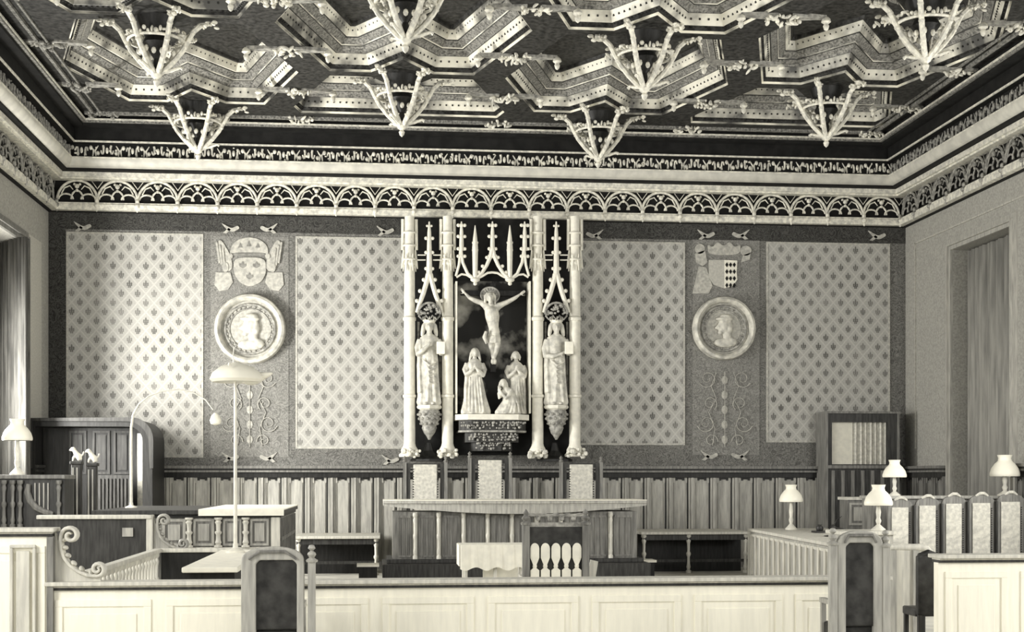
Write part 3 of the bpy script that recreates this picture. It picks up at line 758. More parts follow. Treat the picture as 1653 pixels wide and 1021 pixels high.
# ------------------------------------------------------------------ figures
def hand(b, w, d, s=1.0, curl=.3, side=1):
    # small open hand: palm, four fingers, thumb; w wrist, d direction
    w = Vector(w); d = Vector(d).normalized(); u = d.cross(Vector((0, 1, 0)));
    if u.length < .1: u = Vector((0, 0, 1))
    u.normalize(); v = d.cross(u)
    b.tube([w, w+d*.05*s, w+d*.085*s], [.022*s, .032*s, .028*s], 7)
    for i, L in enumerate((.06, .072, .066, .05)):
        o = u*(i-1.5)*.017*s; p = w+d*.08*s+o
        b.tube([p, p+d*L*.5*s+v*.004, p+d*L*s*.9+v*curl*.05*s], [.0095*s, .009*s, .007*s], 5)
    p = w+d*.03*s-u*.025*s*side; b.tube([p, p+(d*.6-u*side)*.035*s, p+(d-u*side*.7)*.055*s], [.012*s, .011*s, .008*s], 5)
def head(b, c, r, beard=False, look=0):
    # head with brow, nose, mouth, chin and ears, facing -y
    c = Vector(c)
    b.blob(c, (r*.76, r*.92, r), 14, 10); b.blob(c+Vector((0, -r*.45, -r*.45)), (r*.48, r*.5, r*.5), 10, 8)
    b.tube([c+Vector((0, -r*.86, r*.15)), c+Vector((0, -r*1.12, -r*.18)), c+Vector((0, -r*.92, -r*.28))], [r*.10, r*.14, r*.1], 6)
    for sg in (-1, 1):
        b.blob(c+Vector((sg*r*.3, -r*.86, r*.22)), (r*.22, r*.12, r*.07), 7, 5); b.blob(c+Vector((sg*r*.3, -r*.82, r*.02)), r*.10, 6, 5)
        b.blob(c+Vector((sg*r*.78, 0, -.05*r)), (r*.08, r*.16, r*.22), 6, 5)
    b.blob(c+Vector((0, -r*.92, -r*.5)), (r*.22, r*.1, r*.07), 7, 5)
    if beard: b.blob(c+Vector((0, -r*.6, -r*.95)), (r*.42, r*.42, r*.6), 9, 7)
def robed_statue(px, ytop, ybot, D, name, label, cat, crown=True, book=True, lift=True, grp=None, flip=1):
    base = at(px, ybot, D); H = Z(px, ytop, D)-base.z; x, y, z = base; k = H/1.75
    root = thing(name, (x, y, z), label, cat, grp)
    b = MB(); rn = random.Random(int(px))
    def S(q, w, d, f, dx=0, dy=0): return (z+q*k, x+dx*k, y+dy*k, w*k, d*k, f)
    b.loft([S(0, .22, .17, .10), S(.06, .235, .18, .12), S(.3, .21, .165, .10), S(.6, .19, .155, .085), S(.9, .175, .145, .05, .01), S(1.02, .165, .135, .02, .01),
            S(1.12, .17, .13, .02), S(1.27, .205, .125, .01), S(1.38, .19, .11, 0), S(1.43, .11, .09, 0), S(1.46, .06, .06, 0), S(1.5, .055, .055, 0)], 48, 9)
    # mantle hanging down one side
    b.loft([(z+.25*k, x-flip*.17*k, y-.02, .07*k, .13*k, .12), (z+.8*k, x-flip*.19*k, y, .06*k, .11*k, .1), (z+1.3*k, x-flip*.17*k, y, .06*k, .09*k, .03), (z+1.38*k, x-flip*.13*k, y, .03*k, .05*k, 0)], 24, 5)
    for t in range(5):   # diagonal folds across the front
        b.tube([(x-.16*k+.02*t, y-.14*k, z+(.95-.05*t)*k), (x, y-.175*k, z+(.80-.09*t)*k), (x+.15*k, y-.13*k, z+(.88-.11*t)*k)], [.012*k, .02*k, .012*k], 6)
    sh = [(x-.19*k, y, z+1.34*k), (x+.19*k, y, z+1.34*k)]
    f = flip
    # arm at the book side: upper arm down, forearm forward and across
    b.tube([(x+f*.18*k, y, z+1.33*k), (x+f*.235*k, y-.03*k, z+1.18*k), (x+f*.24*k, y-.08*k, z+1.05*k), (x+f*.22*k, y-.19*k, z+1.06*k), (x+f*.2*k, y-.26*k, z+1.09*k)], [.07*k, .066*k, .062*k, .05*k, .032*k], 10)
    if lift: b.tube([(x-f*.18*k, y, z+1.33*k), (x-f*.24*k, y-.02*k, z+1.17*k), (x-f*.23*k, y-.08*k, z+1.03*k), (x-f*.12*k, y-.2*k, z+1.12*k), (x-f*.03*k, y-.22*k, z+1.2*k)], [.07*k, .066*k, .062*k, .048*k, .028*k], 10); hand(b, (x-f*.04*k, y-.22*k, z+1.19*k), (f*.5, -.1, .8), k)
    else: b.tube([(x-f*.18*k, y, z+1.33*k), (x-f*.24*k, y-.02*k, z+1.15*k), (x-f*.23*k, y-.08*k, z+1.0*k), (x-f*.08*k, y-.2*k, z+.98*k), (x+f*.04*k, y-.22*k, z+1.02*k)], [.07*k, .066*k, .062*k, .048*k, .028*k], 10); hand(b, (x+f*.03*k, y-.22*k, z+1.02*k), (f*.9, -.1, .3), k)
    hand(b, (x+f*.2*k, y-.26*k, z+1.08*k), (-f*.3, -.2, .9), k)
    head(b, (x, y-.02*k, z+1.6*k), .115*k, beard=True)
    for sg in (-1, 1): b.blob((x+sg*.09*k, y, z+.01*k), (.07*k, .14*k, .04*k), 8, 5); b.blob((x+sg*.07*k, y-.17*k, z+.03*k), (.045*k, .07*k, .03*k), 8, 5)
    b.build('body', 'statue', root, remesh=.013*k)
    b = MB()
    for sg in (-1, 1): b.tube([(x+sg*.06*k, y, z+1.7*k), (x+sg*.115*k, y, z+1.62*k), (x+sg*.13*k, y, z+1.5*k), (x+sg*.15*k, y-.01, z+1.4*k)], [.04*k, .045*k, .05*k, .03*k], 8)
    b.blob((x, y+.03*k, z+1.63*k), (.1*k, .1*k, .11*k), 12, 8)
    b.build('hair', 'statue', root, remesh=.015*k)
    if crown:
        b = MB(); b.lathe((x, y-.01, z+1.67*k), [(.10*k, 0), (.12*k, .02*k), (.125*k, .06*k), (.10*k, .065*k)], 14)
        for j in range(8): a = 2*PI*j/8; b.tube([(x+.115*k*math.cos(a), y-.01+.115*k*math.sin(a), z+1.71*k), (x+.13*k*math.cos(a), y-.01+.13*k*math.sin(a), z+1.80*k)], [.02*k, .008*k], 6)
        b.build('crown', 'gilt', root, smooth=True)
    if book:
        b = MB(); bx_ = x+f*.22*k; b.box(bx_-.085*k, bx_+.085*k, y-.33*k, y-.28*k, z+1.02*k, z+1.27*k); b.build('book', 'linen', root, bevel=.006)
    return root
grp = None
robed_statue(693, 516, 655, 25.45, 'statue', 'crowned robed stone statue raising one hand, in the left niche of the altarpiece', 'statue', True, True, True)
robed_statue(898, 516, 655, 25.45, 'statue', 'crowned robed stone statue holding up a pale book, in the right niche of the altarpiece', 'statue', True, True, False)

# crucifix
D = 25.5; c = at(795, 480, D)
cr = thing('crucifix', (at(797, 590, D).x, Y(25.6), Z(797, 600, D)), 'carved crucified figure with a halo on a dark cross, in the central niche', 'crucifix')
b = MB(); b.box(X(797, D)-.05, X(797, D)+.05, Y(25.62), Y(25.70), Z(797, 600, D), Z(797, 456, D)); b.box(X(744, D), X(850, D), Y(25.62), Y(25.70), Z(797, 476, D), Z(797, 468, D)); b.build('cross', 'wood_black', cr)
b = MB(); q = lambda x, y, d=0: at(x, y, D-d)
b.tube([q(792, 493), q(793, 500), q(795, 512), q(796, 522), q(797, 530), q(798, 537), q(798, 543)], [.05, .13, .135, .11, .095, .105, .095], 14)
b.blob(q(787, 497), (.085, .07, .07)); b.blob(q(801, 497), (.085, .07, .07))
for sg, pts in ((-1, [(786, 496), (777, 489), (768, 486), (758, 481), (751, 474)]), (1, [(802, 496), (812, 491), (821, 487), (832, 481), (839, 476)])):
    b.tube([q(*p) for p in pts], [.07, .052, .046, .036, .022], 10); e = q(*pts[-1]); e0 = q(*pts[-2]); hand(b, e, (e-e0), .9, side=sg)
for pts in ([(794, 541), (792, 550), (793, 560, .08), (795, 570, .02), (796, 580, .02)], [(801, 541), (803, 550), (803, 560, .08), (800, 570, .03), (797, 580, .05)]):
    b.tube([q(*p) for p in pts], [.075, .066, .05, .045, .03], 10)
b.blob(q(795, 584, .06), (.035, .05, .06), 8, 6); b.blob(q(799, 584, .06), (.035, .05, .06), 8, 6)
b.tube([q(793, 492, .02), q(792, 484, .05)], [.05, .045], 8)
head(b, q(791, 480, .07), .095, beard=True)
b.build('figure', 'statue', cr, remesh=.011)
b = MB(); b.loft([(q(0, 547).z, q(797, 549).x, q(797, 549).y, .125, .11, .05), (q(0, 541).z, q(797, 549).x, q(797, 549).y, .13, .115, .05), (q(0, 534).z, q(797, 549).x, q(797, 549).y, .115, .10, .02)], 32, 8)
b.tube([q(785, 535, .1), q(782, 545, .1), q(785, 556, .08)], [.03, .045, .015], 7); b.build('loincloth', 'statue', cr, remesh=.012)
b = MB(); hc = q(791, 477, -.03)
b.tube([(hc.x+.17*math.cos(2*PI*k/24), hc.y, hc.z+.15*math.sin(2*PI*k/24)) for k in range(24)], .018, 6, closed=True)
b.prism([(hc.x+.165*math.cos(2*PI*k/24), hc.z+.145*math.sin(2*PI*k/24)) for k in range(24)], 'y', hc.y+.005, hc.y+.02)
for k in range(16): a = 2*PI*k/16; b.tube([(hc.x+.1*math.cos(a), hc.y-.005, hc.z+.09*math.sin(a)), (hc.x+.16*math.cos(a), hc.y-.005, hc.z+.14*math.sin(a))], .009, 5)
b.build('halo', 'gilt_dull', cr)
b = MB(); p = q(791, 481, .05)
for sg in (-1, 1): b.tube([p+Vector((sg*.04, 0, .09)), p+Vector((sg*.085, .01, .03)), p+Vector((sg*.09, .02, -.07)), p+Vector((sg*.1, .02, -.13))], [.03, .035, .03, .015], 7)
b.blob(p+Vector((0, .03, .02)), (.085, .08, .095), 12, 8); b.build('hair', 'statue', cr, remesh=.012)

def mourner(px, ytop, ybot, D, label, pose):
    base = at(px, ybot, D); x, y, z = base; H = Z(px, ytop, D)-z
    root = thing('mourning_figure', (x, y, z), label, 'statue')
    b = MB()
    if pose == 'kneel':
        k = H/1.0
        def S(q, w, d, f, dx=0, dy=0): return (z+q*k, x+dx*k, y+dy*k, w*k, d*k, f)
        b.loft([S(0, .36, .26, .08, .0), S(.08, .36, .26, .08, .0), S(.22, .30, .24, .07, .03), S(.4, .22, .19, .05, .07), S(.55, .20, .16, .03, .05), S(.68, .18, .14, .02, .01), S(.76, .13, .11, .0, -.03), S(.8, .07, .07, 0, -.07), S(.84, .06, .06, 0, -.09)], 48, 8)
        b.tube([(x+.1*k, y-.05, z+.7*k), (x+.02*k, y-.17*k, z+.55*k), (x-.08*k, y-.2*k, z+.46*k), (x-.2*k, y-.16*k, z+.6*k), (x-.24*k, y-.12*k, z+.68*k)], [.075*k, .07*k, .06*k, .045*k, .03*k], 9)
        b.tube([(x-.13*k, y-.02, z+.68*k), (x-.2*k, y-.06*k, z+.54*k), (x-.26*k, y-.1*k, z+.46*k), (x-.28*k, y-.1*k, z+.6*k), (x-.27*k, y-.1*k, z+.68*k)], [.07*k, .065*k, .055*k, .045*k, .03*k], 9)
        hand(b, (x-.25*k, y-.11*k, z+.68*k), (-.2, -.1, 1), 1.1*k); hand(b, (x-.27*k, y-.09*k, z+.68*k), (-.1, .1, 1), 1.1*k)
        hc = Vector((x-.14*k, y-.04*k, z+.90*k)); rr = .12*k
        for t in range(5): b.tube([(x+.22*k-.05*t*k, y-.1*k, z+.5*k), (x+.28*k-.08*t*k, y-.22*k, z+.25*k), (x+.3*k-.12*t*k, y-.26*k, z+.02)], .02*k, 6)
    else:
        k = H/1.6; fl = -1 if pose == 'left' else 1
        def S(q, w, d, f, dx=0, dy=0): return (z+q*k, x+dx*k, y+dy*k, w*k, d*k, f)
        ww = 1.25 if pose == 'left' else .82
        b.loft([S(0, .27*ww, .2, .10, .04), S(.08, .27*ww, .2, .11, .04), S(.4, .21*ww, .17, .09, .02), S(.75, .17*ww, .15, .06, 0), S(.95, .16, .135, .02), S(1.12, .185, .13, .01), S(1.22, .19, .12, 0), S(1.30, .12, .09, 0), S(1.34, .055, .055, 0), S(1.38, .052, .052, 0)], 48, 8)
        for sg in (-1, 1):
            b.tube([(x+sg*.17*k, y, z+1.22*k), (x+sg*.235*k, y-.02*k, z+1.07*k), (x+sg*.2*k, y-.1*k, z+.94*k), (x+sg*.08*k, y-.19*k, z+1.03*k), (x+sg*.02*k, y-.2*k, z+1.1*k)], [.07*k, .07*k, .066*k, .048*k, .028*k], 10)
            hand(b, (x+sg*.025*k, y-.2*k, z+1.1*k), (-sg*.35, -.1, .9), k, side=-sg)
        # cloak falling at the outer side
        b.loft([(z+.1*k, x+fl*.2*k, y, .06*k, .12*k, .1), (z+.6*k, x+fl*.2*k, y, .055*k, .12*k, .1), (z+1.1*k, x+fl*.17*k, y, .05*k, .1*k, .03), (z+1.2*k, x+fl*.14*k, y, .03*k, .05*k, 0)], 24, 5)
        for t in range(5): b.tube([(x-.12*k+.06*t*k, y-.13*k, z+.9*k), (x-.13*k+.07*t*k, y-.17*k, z+.5*k), (x-.14*k+.09*t*k, y-.2*k, z+.05*k)], [.01*k, .02*k, .018*k], 6)
        hc = Vector((x+fl*-.01*k, y-.03*k, z+1.48*k)); rr = .11*k
    head(b, hc, rr)
    b.build('body', 'statue', root, remesh=.012)
    b = MB()
    if pose in ('left', 'kneel'):          # veil
        b.blob(hc+Vector((0, rr*.3, rr*.12)), (rr*.98, rr*.95, rr*1.05), 12, 8)
        for sg in (-1, 1): b.tube([hc+Vector((sg*rr*.8, 0, .2*rr)), hc+Vector((sg*rr*.95, .02, -rr*.8)), hc+Vector((sg*rr*1.2, .02, -rr*1.9))], [rr*.3, rr*.35, rr*.25], 8)
        b.build('veil', 'statue', root, remesh=.013)
    else:
        b.blob(hc+Vector((0, rr*.25, rr*.15)), (rr*.92, rr*.9, rr*1.0), 12, 8)
        for sg in (-1, 1): b.tube([hc+Vector((sg*rr*.7, 0, .3*rr)), hc+Vector((sg*rr*.92, .01, -rr*.4)), hc+Vector((sg*rr*.9, .02, -rr*1.1))], [rr*.3, rr*.35, rr*.2], 8)
        b.build('hair', 'statue', root, remesh=.013)
mourner(766, 562, 669, 25.4, 'veiled standing stone mourner with hands at her breast, left below the crucified figure', 'left')
mourner(833, 567, 669, 25.6, 'slim standing stone mourner behind the kneeling one, right below the crucified figure', 'right')
mourner(820, 614, 669, 25.28, 'kneeling stone mourner with praying hands, at the foot of the cross', 'kneel')

# ------------------------------------------------------------------ furniture helpers
def turned(b, x, y, z0, z1, r, n=10):
    h = z1-z0
    b.lathe((x, y, z0), [(r*1.1, 0), (r*1.1, h*.06), (r*.6, h*.09), (r*.9, h*.16), (r*.65, h*.24), (r*.55, h*.42), (r*.95, h*.48), (r*.95, h*.52), (r*.55, h*.56), (r*.62, h*.76), (r*.95, h*.84), (r*.6, h*.9), (r*1.1, h*.94), (r*1.1, h)], n)
def scroll_end(name, parent, x, y0, y1, ztop, k, mat, sgn=1):
    # quarter sweep with a volute at each end; k = width of the whole bracket
    b = MB(); u = k/66.0; y = (y0+y1)/2; w = (y1-y0)*.5
    def spi(cx, cz, r, a0, sg, n=22, turns=1.35): return [(cx+r*(1-t/n*.8)*math.cos(a0+sg*t/n*turns*2*PI), cz+r*(1-t/n*.8)*math.sin(a0+sg*t/n*turns*2*PI)) for t in range(n+1)]
    top = spi(20, -11, 12, PI*.95, -1)[::-1]; low = spi(57, -58, 10, -PI*.5, 1)
    mid = [(7, -20), (8, -31), (12, -42), (20, -53), (31, -61), (44, -67)]
    path = top+mid+low
    n = len(path); rad = [min(1, .45+.09*min(t, n-1-t)) for t in range(n)]
    for dy in (-.75, -.35, 0, .35, .75):
        b.tube([(x+a*u, y+w*dy, ztop+c*u) for a, c in path], [(.2 if abs(dy) > .5 else .26)*w*1.15*q for q in rad], 8)
    for t, (a, c) in enumerate(mid): b.blob((x+(a+4)*u, y, ztop+(c+3)*u), (5*u, w*.8, 3.4*u), 10, 6, 0, Matrix.Rotation(t*.25, 3, 'Y'))
    b.prism([(x-.005, ztop-4*u), (x+5*u, ztop-22*u), (x+8*u, ztop-36*u), (x+18*u, ztop-54*u), (x+34*u, ztop-66*u), (x+60*u, ztop-70*u), (x+64*u, ztop-84*u), (x-.005, ztop-84*u)], 'y', y-w*.45, y+w*.45)
    return b.build(name, mat, parent, smooth=True)
def panel_face(b, x0, x1, y, z0, z1, m=0, d=.02):       # raised frame and field on a face at y looking towards -y
    w = min(.06, (x1-x0)*.12)
    b.box(x0, x1, y-d, y, z0, z0+w, m); b.box(x0, x1, y-d, y, z1-w, z1, m); b.box(x0, x0+w, y-d, y, z0+w, z1-w, m); b.box(x1-w, x1, y-d, y, z0+w, z1-w, m)
    b.box(x0+2*w, x1-2*w, y-d*.7, y, z0+2*w, z1-2*w, m)

# ------------------------------------------------------------------ judges' bench
D = 22.7; xa, xb = X(634, D), X(1028, D); zt = Z(830, 809, 22.5); zf = Z(830, 827, 22.5); zp = Z(830, 905, D)
jt = thing('judges_bench', ((xa+xb)/2, Y(D)+.5, 0), 'long panelled oak bench with a bowed pale top, standing before the altarpiece', 'bench')
yf = Y(D)
b = MB(); b.box(xa, xb, yf, yf+1.1, zp, zf); jb_ = b.build('body', 'wood_mid', jt)
b = MB(); n = 24; pts = [(xa-.16, yf+1.15)]+[(xa-.16+(xb-xa+.32)*k/n, yf-.05-.28*math.sin(PI*k/n)) for k in range(n+1)]+[(xb+.16, yf+1.15)]
b.prism(pts, 'z', zf+.10, zt-.05); pts2 = [(p[0], p[1]+(-.02 if p[1] < yf else .0)) for p in pts]; b.prism(pts2, 'z', zt-.05, zt); b.build('top', 'wood_light', jt, bevel=.012)
b = MB(); b.add([(p[0], p[1]+.004, zt-.05) for p in pts[1:-1]]+[(p[0], p[1]+.004, zf+.10-.13*math.sin(PI*k/n)) for k, p in enumerate(pts[1:-1])]+[(p[0], p[1]+.03, zt-.05) for p in pts[1:-1]]+[(p[0], p[1]+.03, zf+.10-.13*math.sin(PI*k/n)) for k, p in enumerate(pts[1:-1])], [(i+n+1, i+1+n+1, i+1, i) for i in range(n)]+[(i+3*(n+1), i+1+3*(n+1), i+1+2*(n+1), i+2*(n+1)) for i in range(n)]+[(i+n+1, i+n+2, i+3*n+4, i+3*n+3) for i in range(n)]); b.build('bowed_fascia', 'wood_light', jt)
b = MB(); b.prism(pts2, 'z', zt, zt+.012); b.build('cloth_top', 'linen', jt)
b = MB(); b.box(xa-.17, xb+.17, yf-.35, yf+1.3, 0, zp-.04); b.box(xa-.1, xb+.1, yf-.1, yf+1.2, zp-.04, zp+.03); b.build('plinth', 'wood_dark', jt, bevel=.01)
cols = [670, 708, 748, 787, 826, 866, 905, 945, 985]
for px in cols:
    x = X(px, D); b = MB(); turned(b, x, yf-.045, zp+.03, zf-.02, .035); b.box(x-.035, x+.035, yf-.01, yf+.01, zp, zf)
    b.build('colonnette', 'wood_pale', jt, smooth=True)
edges = [636]+cols+[1026]
for i in range(len(edges)-1):
    x0, x1 = X(edges[i], D)+.07, X(edges[i+1], D)-.07
    b = MB()
    for k in range(4): xx = x0+(x1-x0)*k/3; b.box(xx-.008, xx+.008, yf-.015, yf, zp+.08, zf-.08)
    b.box(x0, x1, yf-.02, yf, zp+.06, zp+.09); b.box(x0, x1, yf-.02, yf, zf-.1, zf-.06); b.build('linenfold_panel', 'wood_mid', jb_)
# steps at both ends
for (x0, x1, yy, dd, lab) in [(576, 612, 912, 22.0, 'small pale step at the left end of the judges bench'), (1037, 1060, 905, 23.2, 'small pale step at the right end of the judges bench')]:
    z = Z(x0, yy, dd); r = thing('step', ((X(x0, dd)+X(x1, dd))/2, Y(dd), 0), lab, 'step')
    b = MB(); b.box(X(x0, dd), X(x1, dd), Y(dd), Y(dd)+.4, z-.04, z); b.build('tread', 'linen', r)
    b = MB(); b.box(X(x0, dd)+.03, X(x1, dd)-.03, Y(dd)+.04, Y(dd)+.38, 0, z-.04); b.build('riser', 'wood_black', r)

# judges' chairs
def judge_chair(px, label, dz=0):
    D = 24.7; x = X(px, D); zt = Z(px, 745, D)+dz; y = Y(D)
    r = thing('judge_chair', (x, y, 0), label, 'chair', 'tall upholstered chairs behind the judges bench')
    for sg in (-1, 1):
        b = MB(); b.box(x+sg*.37-.03, x+sg*.37+.03, y-.03, y+.03, 0, zt-.02); b.lathe((x+sg*.37, y, zt-.02), [(.03, 0), (.045, .02), (.02, .05), (.035, .08), (.0, .12)], 8); b.build('post', 'wood_mid', r)
        b = MB(); b.box(x+sg*.36-.025, x+sg*.36+.025, y-.55, y-.49, 0, .72); b.build('leg', 'wood_mid', r)
        b = MB(); b.box(x+sg*.36-.03, x+sg*.36+.03, y-.57, y, .72, .76); b.build('armrest', 'wood_mid', r)
    b = MB(); b.box(x-.34, x+.34, y-.02, y+.02, zt-.12, zt-.04); b.box(x-.34, x-.27, y-.015, y+.02, .5, zt-.1); b.box(x+.27, x+.34, y-.015, y+.02, .5, zt-.1); b.build('back_frame', 'wood_dark', r)
    b = MB(); b.box(x-.215, x+.215, y-.05, y-.015, .6, zt-.06); cu = b.build('back_cushion', 'cloth', r, bevel=.015)
    b = MB()
    for k in range(26):
        for sg in (-1, 1): b.blob((x+sg*.222, y-.05, .75+k*(zt-.85)/26), .014, 5, 4)
    b.build('nail_trim', 'wood_dark', cu)
    b = MB(); b.box(x-.34, x+.34, y-.53, y-.05, .42, .52); b.build('seat', 'cloth', r, bevel=.02)
judge_chair(686.5, 'tall chair with pale upholstered back, leftmost of three behind the judges bench')
judge_chair(791, 'tall chair with pale upholstered back and dark stain, middle of three behind the judges bench', .08)
judge_chair(938, 'tall chair with pale upholstered back, rightmost of three behind the judges bench')

# ------------------------------------------------------------------ wall benches
def wall_bench(x0, x1, yt, legs, label):
    D = 24.35; xa, xb = X(x0, D), X(x1, D); z = Z((x0+x1)/2, yt, D); r = thing('wall_table', ((xa+xb)/2, Y(D)+.5, 0), label, 'table')
    b = MB(); b.box(xa, xb, Y(D)-.05, Y(25.8), z-.05, z); b.build('top', 'wood_pale', r, bevel=.01)
    b = MB(); b.box(xa+.05, xb-.05, Y(D), Y(D)+.03, z-.15, z-.05); b.build('apron', 'wood_dark', r)
    b = MB(); b.box(xa+.05, xb-.05, Y(D)+.5, Y(D)+.54, 0, z-.05); b.build('under_top_shade', 'wood_black', r)  # near-black board standing in for the shade under the top
    b = MB(); b.box(xa+.05, xb-.05, Y(D)+.05, Y(D)+.10, .2, .25); b.build('stretcher', 'wood_dark', r)
    for px in legs:
        b = MB(); turned(b, X(px, D), Y(D)+.03, 0, z-.05, .045); b.build('leg', 'wood_pale', r, smooth=True)
wall_bench(474, 614, 866, (482, 607), 'low wall table with a pale top and turned legs, left of the judges bench')
wall_bench(1034, 1212, 859, (1040, 1112, 1204), 'low wall table with a pale top and turned legs, right of the judges bench')

# ------------------------------------------------------------------ front barrier
DB = 11.6; ZB = Z(700, 936, DB)
def barrier(x0, x1, ztop, label, name='barrier'):
    xa, xb = X(x0, DB), X(x1, DB); y = Y(DB)
    r = thing(name, ((xa+xb)/2, y+.08, 0), label, 'barrier')
    b = MB(); b.box(xa, xb, y+.03, y+.13, 0, ztop-.07); pn_ = b.build('panelling', 'wood_front', r)
    b = MB(); b.box(xa-.02, xb+.02, y-.03, y+.22, ztop-.035, ztop); b.box(xa, xb, y+.0, y+.18, ztop-.05, ztop-.035); hr_ = b.build('handrail', 'wood_pale', r, bevel=.01)
    b = MB(); b.box(xa, xb, y+.01, y+.16, ztop-.072, ztop-.05); b.build('groove', 'wood_dark', hr_)
    b = MB(); n = max(1, round((xb-xa)/.9)); p = (xb-xa)/n
    for i in range(n): panel_face(b, xa+i*p+.06, xa+(i+1)*p-.06, y+.03, .12, ztop-.15, d=.012)
    b.build('panel_frame', 'wood_front', pn_, bevel=.006)
    return r
barrier(76, 1436, ZB, 'long pale panelled barrier with a moulded handrail across the foreground')
# left partition with scroll
ZP = Z(40, 853, DB)
r = barrier(-90, 84, ZP, 'pale panelled partition ending in a carved scroll, at the left foreground', 'partition')
scroll_end('scroll', r, X(86, DB), Y(DB)+.04, Y(DB)+.16, ZP, 75*DB/2200, 'wood_pale')
b = MB(); xx = X(80, DB); b.box(xx-.02, xx+.03, Y(DB)-.015, Y(DB)+.16, 0, ZP-.075); b.build('end_post', 'wood_mid', r)
b = MB(); xa_, xb_ = X(16, DB), X(58, DB); panel_face(b, xa_, xb_, Y(DB)+.02, .3, ZP-.14, d=.04); b.build('raised_panel', 'wood_pale', r, bevel=.006)
r = barrier(1517, 1760, Z(1560, 896, DB), 'pale panelled partition with a rounded rail, at the right foreground', 'partition')

# ------------------------------------------------------------------ left tiers
# second partition with scroll (B1)
D = 17.5; xa, xb = X(60, D), X(243, D); z = Z(200, 832, D); y = Y(D)
r = thing('partition', ((xa+xb)/2, y, 0), 'dark partition with a pale rail and small scroll, behind the left foreground partition', 'partition')
b = MB(); b.box(xa, xb, y, y+.1, 0, z-.05); b.build('panelling', 'wood_dark', r)
b = MB(); b.box(xa, xb+.02, y-.05, y+.15, z-.05, z); b.box(xb-.05, xb+.03, y-.03, y+.13, 0, z); b.build('rail', 'wood_pale', r, bevel=.01)
b = MB(); xx = X(198, D); b.box(xx, xx+.13, y-.03, y, z-.27, z-.16); b.build('name_plate', 'wood_light', r)
scroll_end('scroll', r, X(248, D), y-.02, y+.12, z, 52*17.5/2200, 'wood_light')
# desk B
D0, D1 = 19.0, 22.3; xa, xb = X(150, D0), X(452, D0); z = Z(400, 824, D0)
r = thing('clerk_desk', ((xa+xb)/2, Y(20.6), 0), 'long panelled desk with a pale top and round colonnettes, left of the judges bench', 'desk')
b = MB(); b.box(xa, xb, Y(D0), Y(D1), .0, z-.10); bd_ = b.build('body', 'wood_mid', r)
b = MB(); b.box(xa, xb+.05, Y(D0)-.1, Y(D1)+.02, z-.06, z); b.build('top', 'wood_dark', r, bevel=.01)  # dark top carries the shaded part's tone in its colour
b = MB(); b.box(X(322, 19.0), xb+.06, Y(D0)-.12, Y(D1)-.05, z, z+.015); b.box(X(322, 19.0), xb+.06, Y(D0)-.125, Y(D0)-.105, z-.075, z); b.build('cloth', 'linen', r)  # pale layer paints the lit part of the top, ending at the shadow's edge
b = MB(); b.box(xa, xb+.02, Y(D0)-.04, Y(D1), z-.10, z-.06); b.build('dark_moulding', 'wood_black', r)
zb = Z(350, 884, D0)
b = MB(); b.box(xa, xb+.03, Y(D0)-.05, Y(D0), zb-.05, zb); b.build('base_rail', 'wood_pale', r)
b = MB(); b.box(xa, xb-.1, Y(D0)-.02, Y(D0), 0, zb-.06); b.build('dark_lower_front', 'wood_black', r)  # black front standing in for the shaded recess below the rail
for px in (306, 353, 397):
    b = MB(); turned(b, X(px, D0), Y(D0)-.05, zb, z-.1, .05); b.build('colonnette', 'wood_pale', r, smooth=True)
for p0, p1 in ((262, 300), (312, 346), (360, 390), (404, 434)):
    b = MB(); panel_face(b, X(p0, D0), X(p1, D0), Y(D0), zb+.02, z-.12); b.build('panel', 'wood_light', bd_)
b = MB(); b.box(X(438, D0), xb, Y(D0)-.04, Y(D0), 0, z-.1); b.build('corner_post', 'wood_pale', r)
b = MB()
for k in range(9): yy = Y(D0)+.2+k*(D1-D0-.3)/8; b.box(xb, xb+.02, yy-.02, yy+.02, .2, z-.12)
b.box(xb, xb+.015, Y(D0)+.1, Y(D1), .85, .9); b.build('side_grille', 'wood_mid', r)
# third tier C
D = 20.5; xa, xb = XL+.02, X(104, D); z = zc = Z(50, 767, D); y = Y(D)
r = thing('raised_desk', ((xa+xb)/2, y+.2, 0), 'high dark desk front with colonnettes and a curved brace, at the far left', 'desk')
b = MB(); b.box(xa, xb, y, y+.6, 0, z-.06); b.build('body', 'wood_dark', r)
b = MB(); b.box(xa, xb+.02, y-.06, y+.65, z-.06, z); b.build('top', 'wood_mid', r, bevel=.01)
for px in (8, 22, 34, 96):
    b = MB(); turned(b, X(px, D), y-.05, 1.0, z-.08, .04); b.build('colonnette', 'wood_mid', r, smooth=True)
b = MB(); b.tube([at(p, q, D-.05) for p, q in [(46, 782), (44, 795), (48, 808), (58, 820), (72, 827), (86, 830)]], [.03, .045, .05, .05, .045, .03], 8); b.build('curved_brace', 'wood_mid', r, smooth=True)
b = MB()
for k in range(4): b.box(X(56+k*7, D), X(58+k*7, D), y-.02, y, 1.25, z-.12)
b.build('fluting', 'wood_light', r)

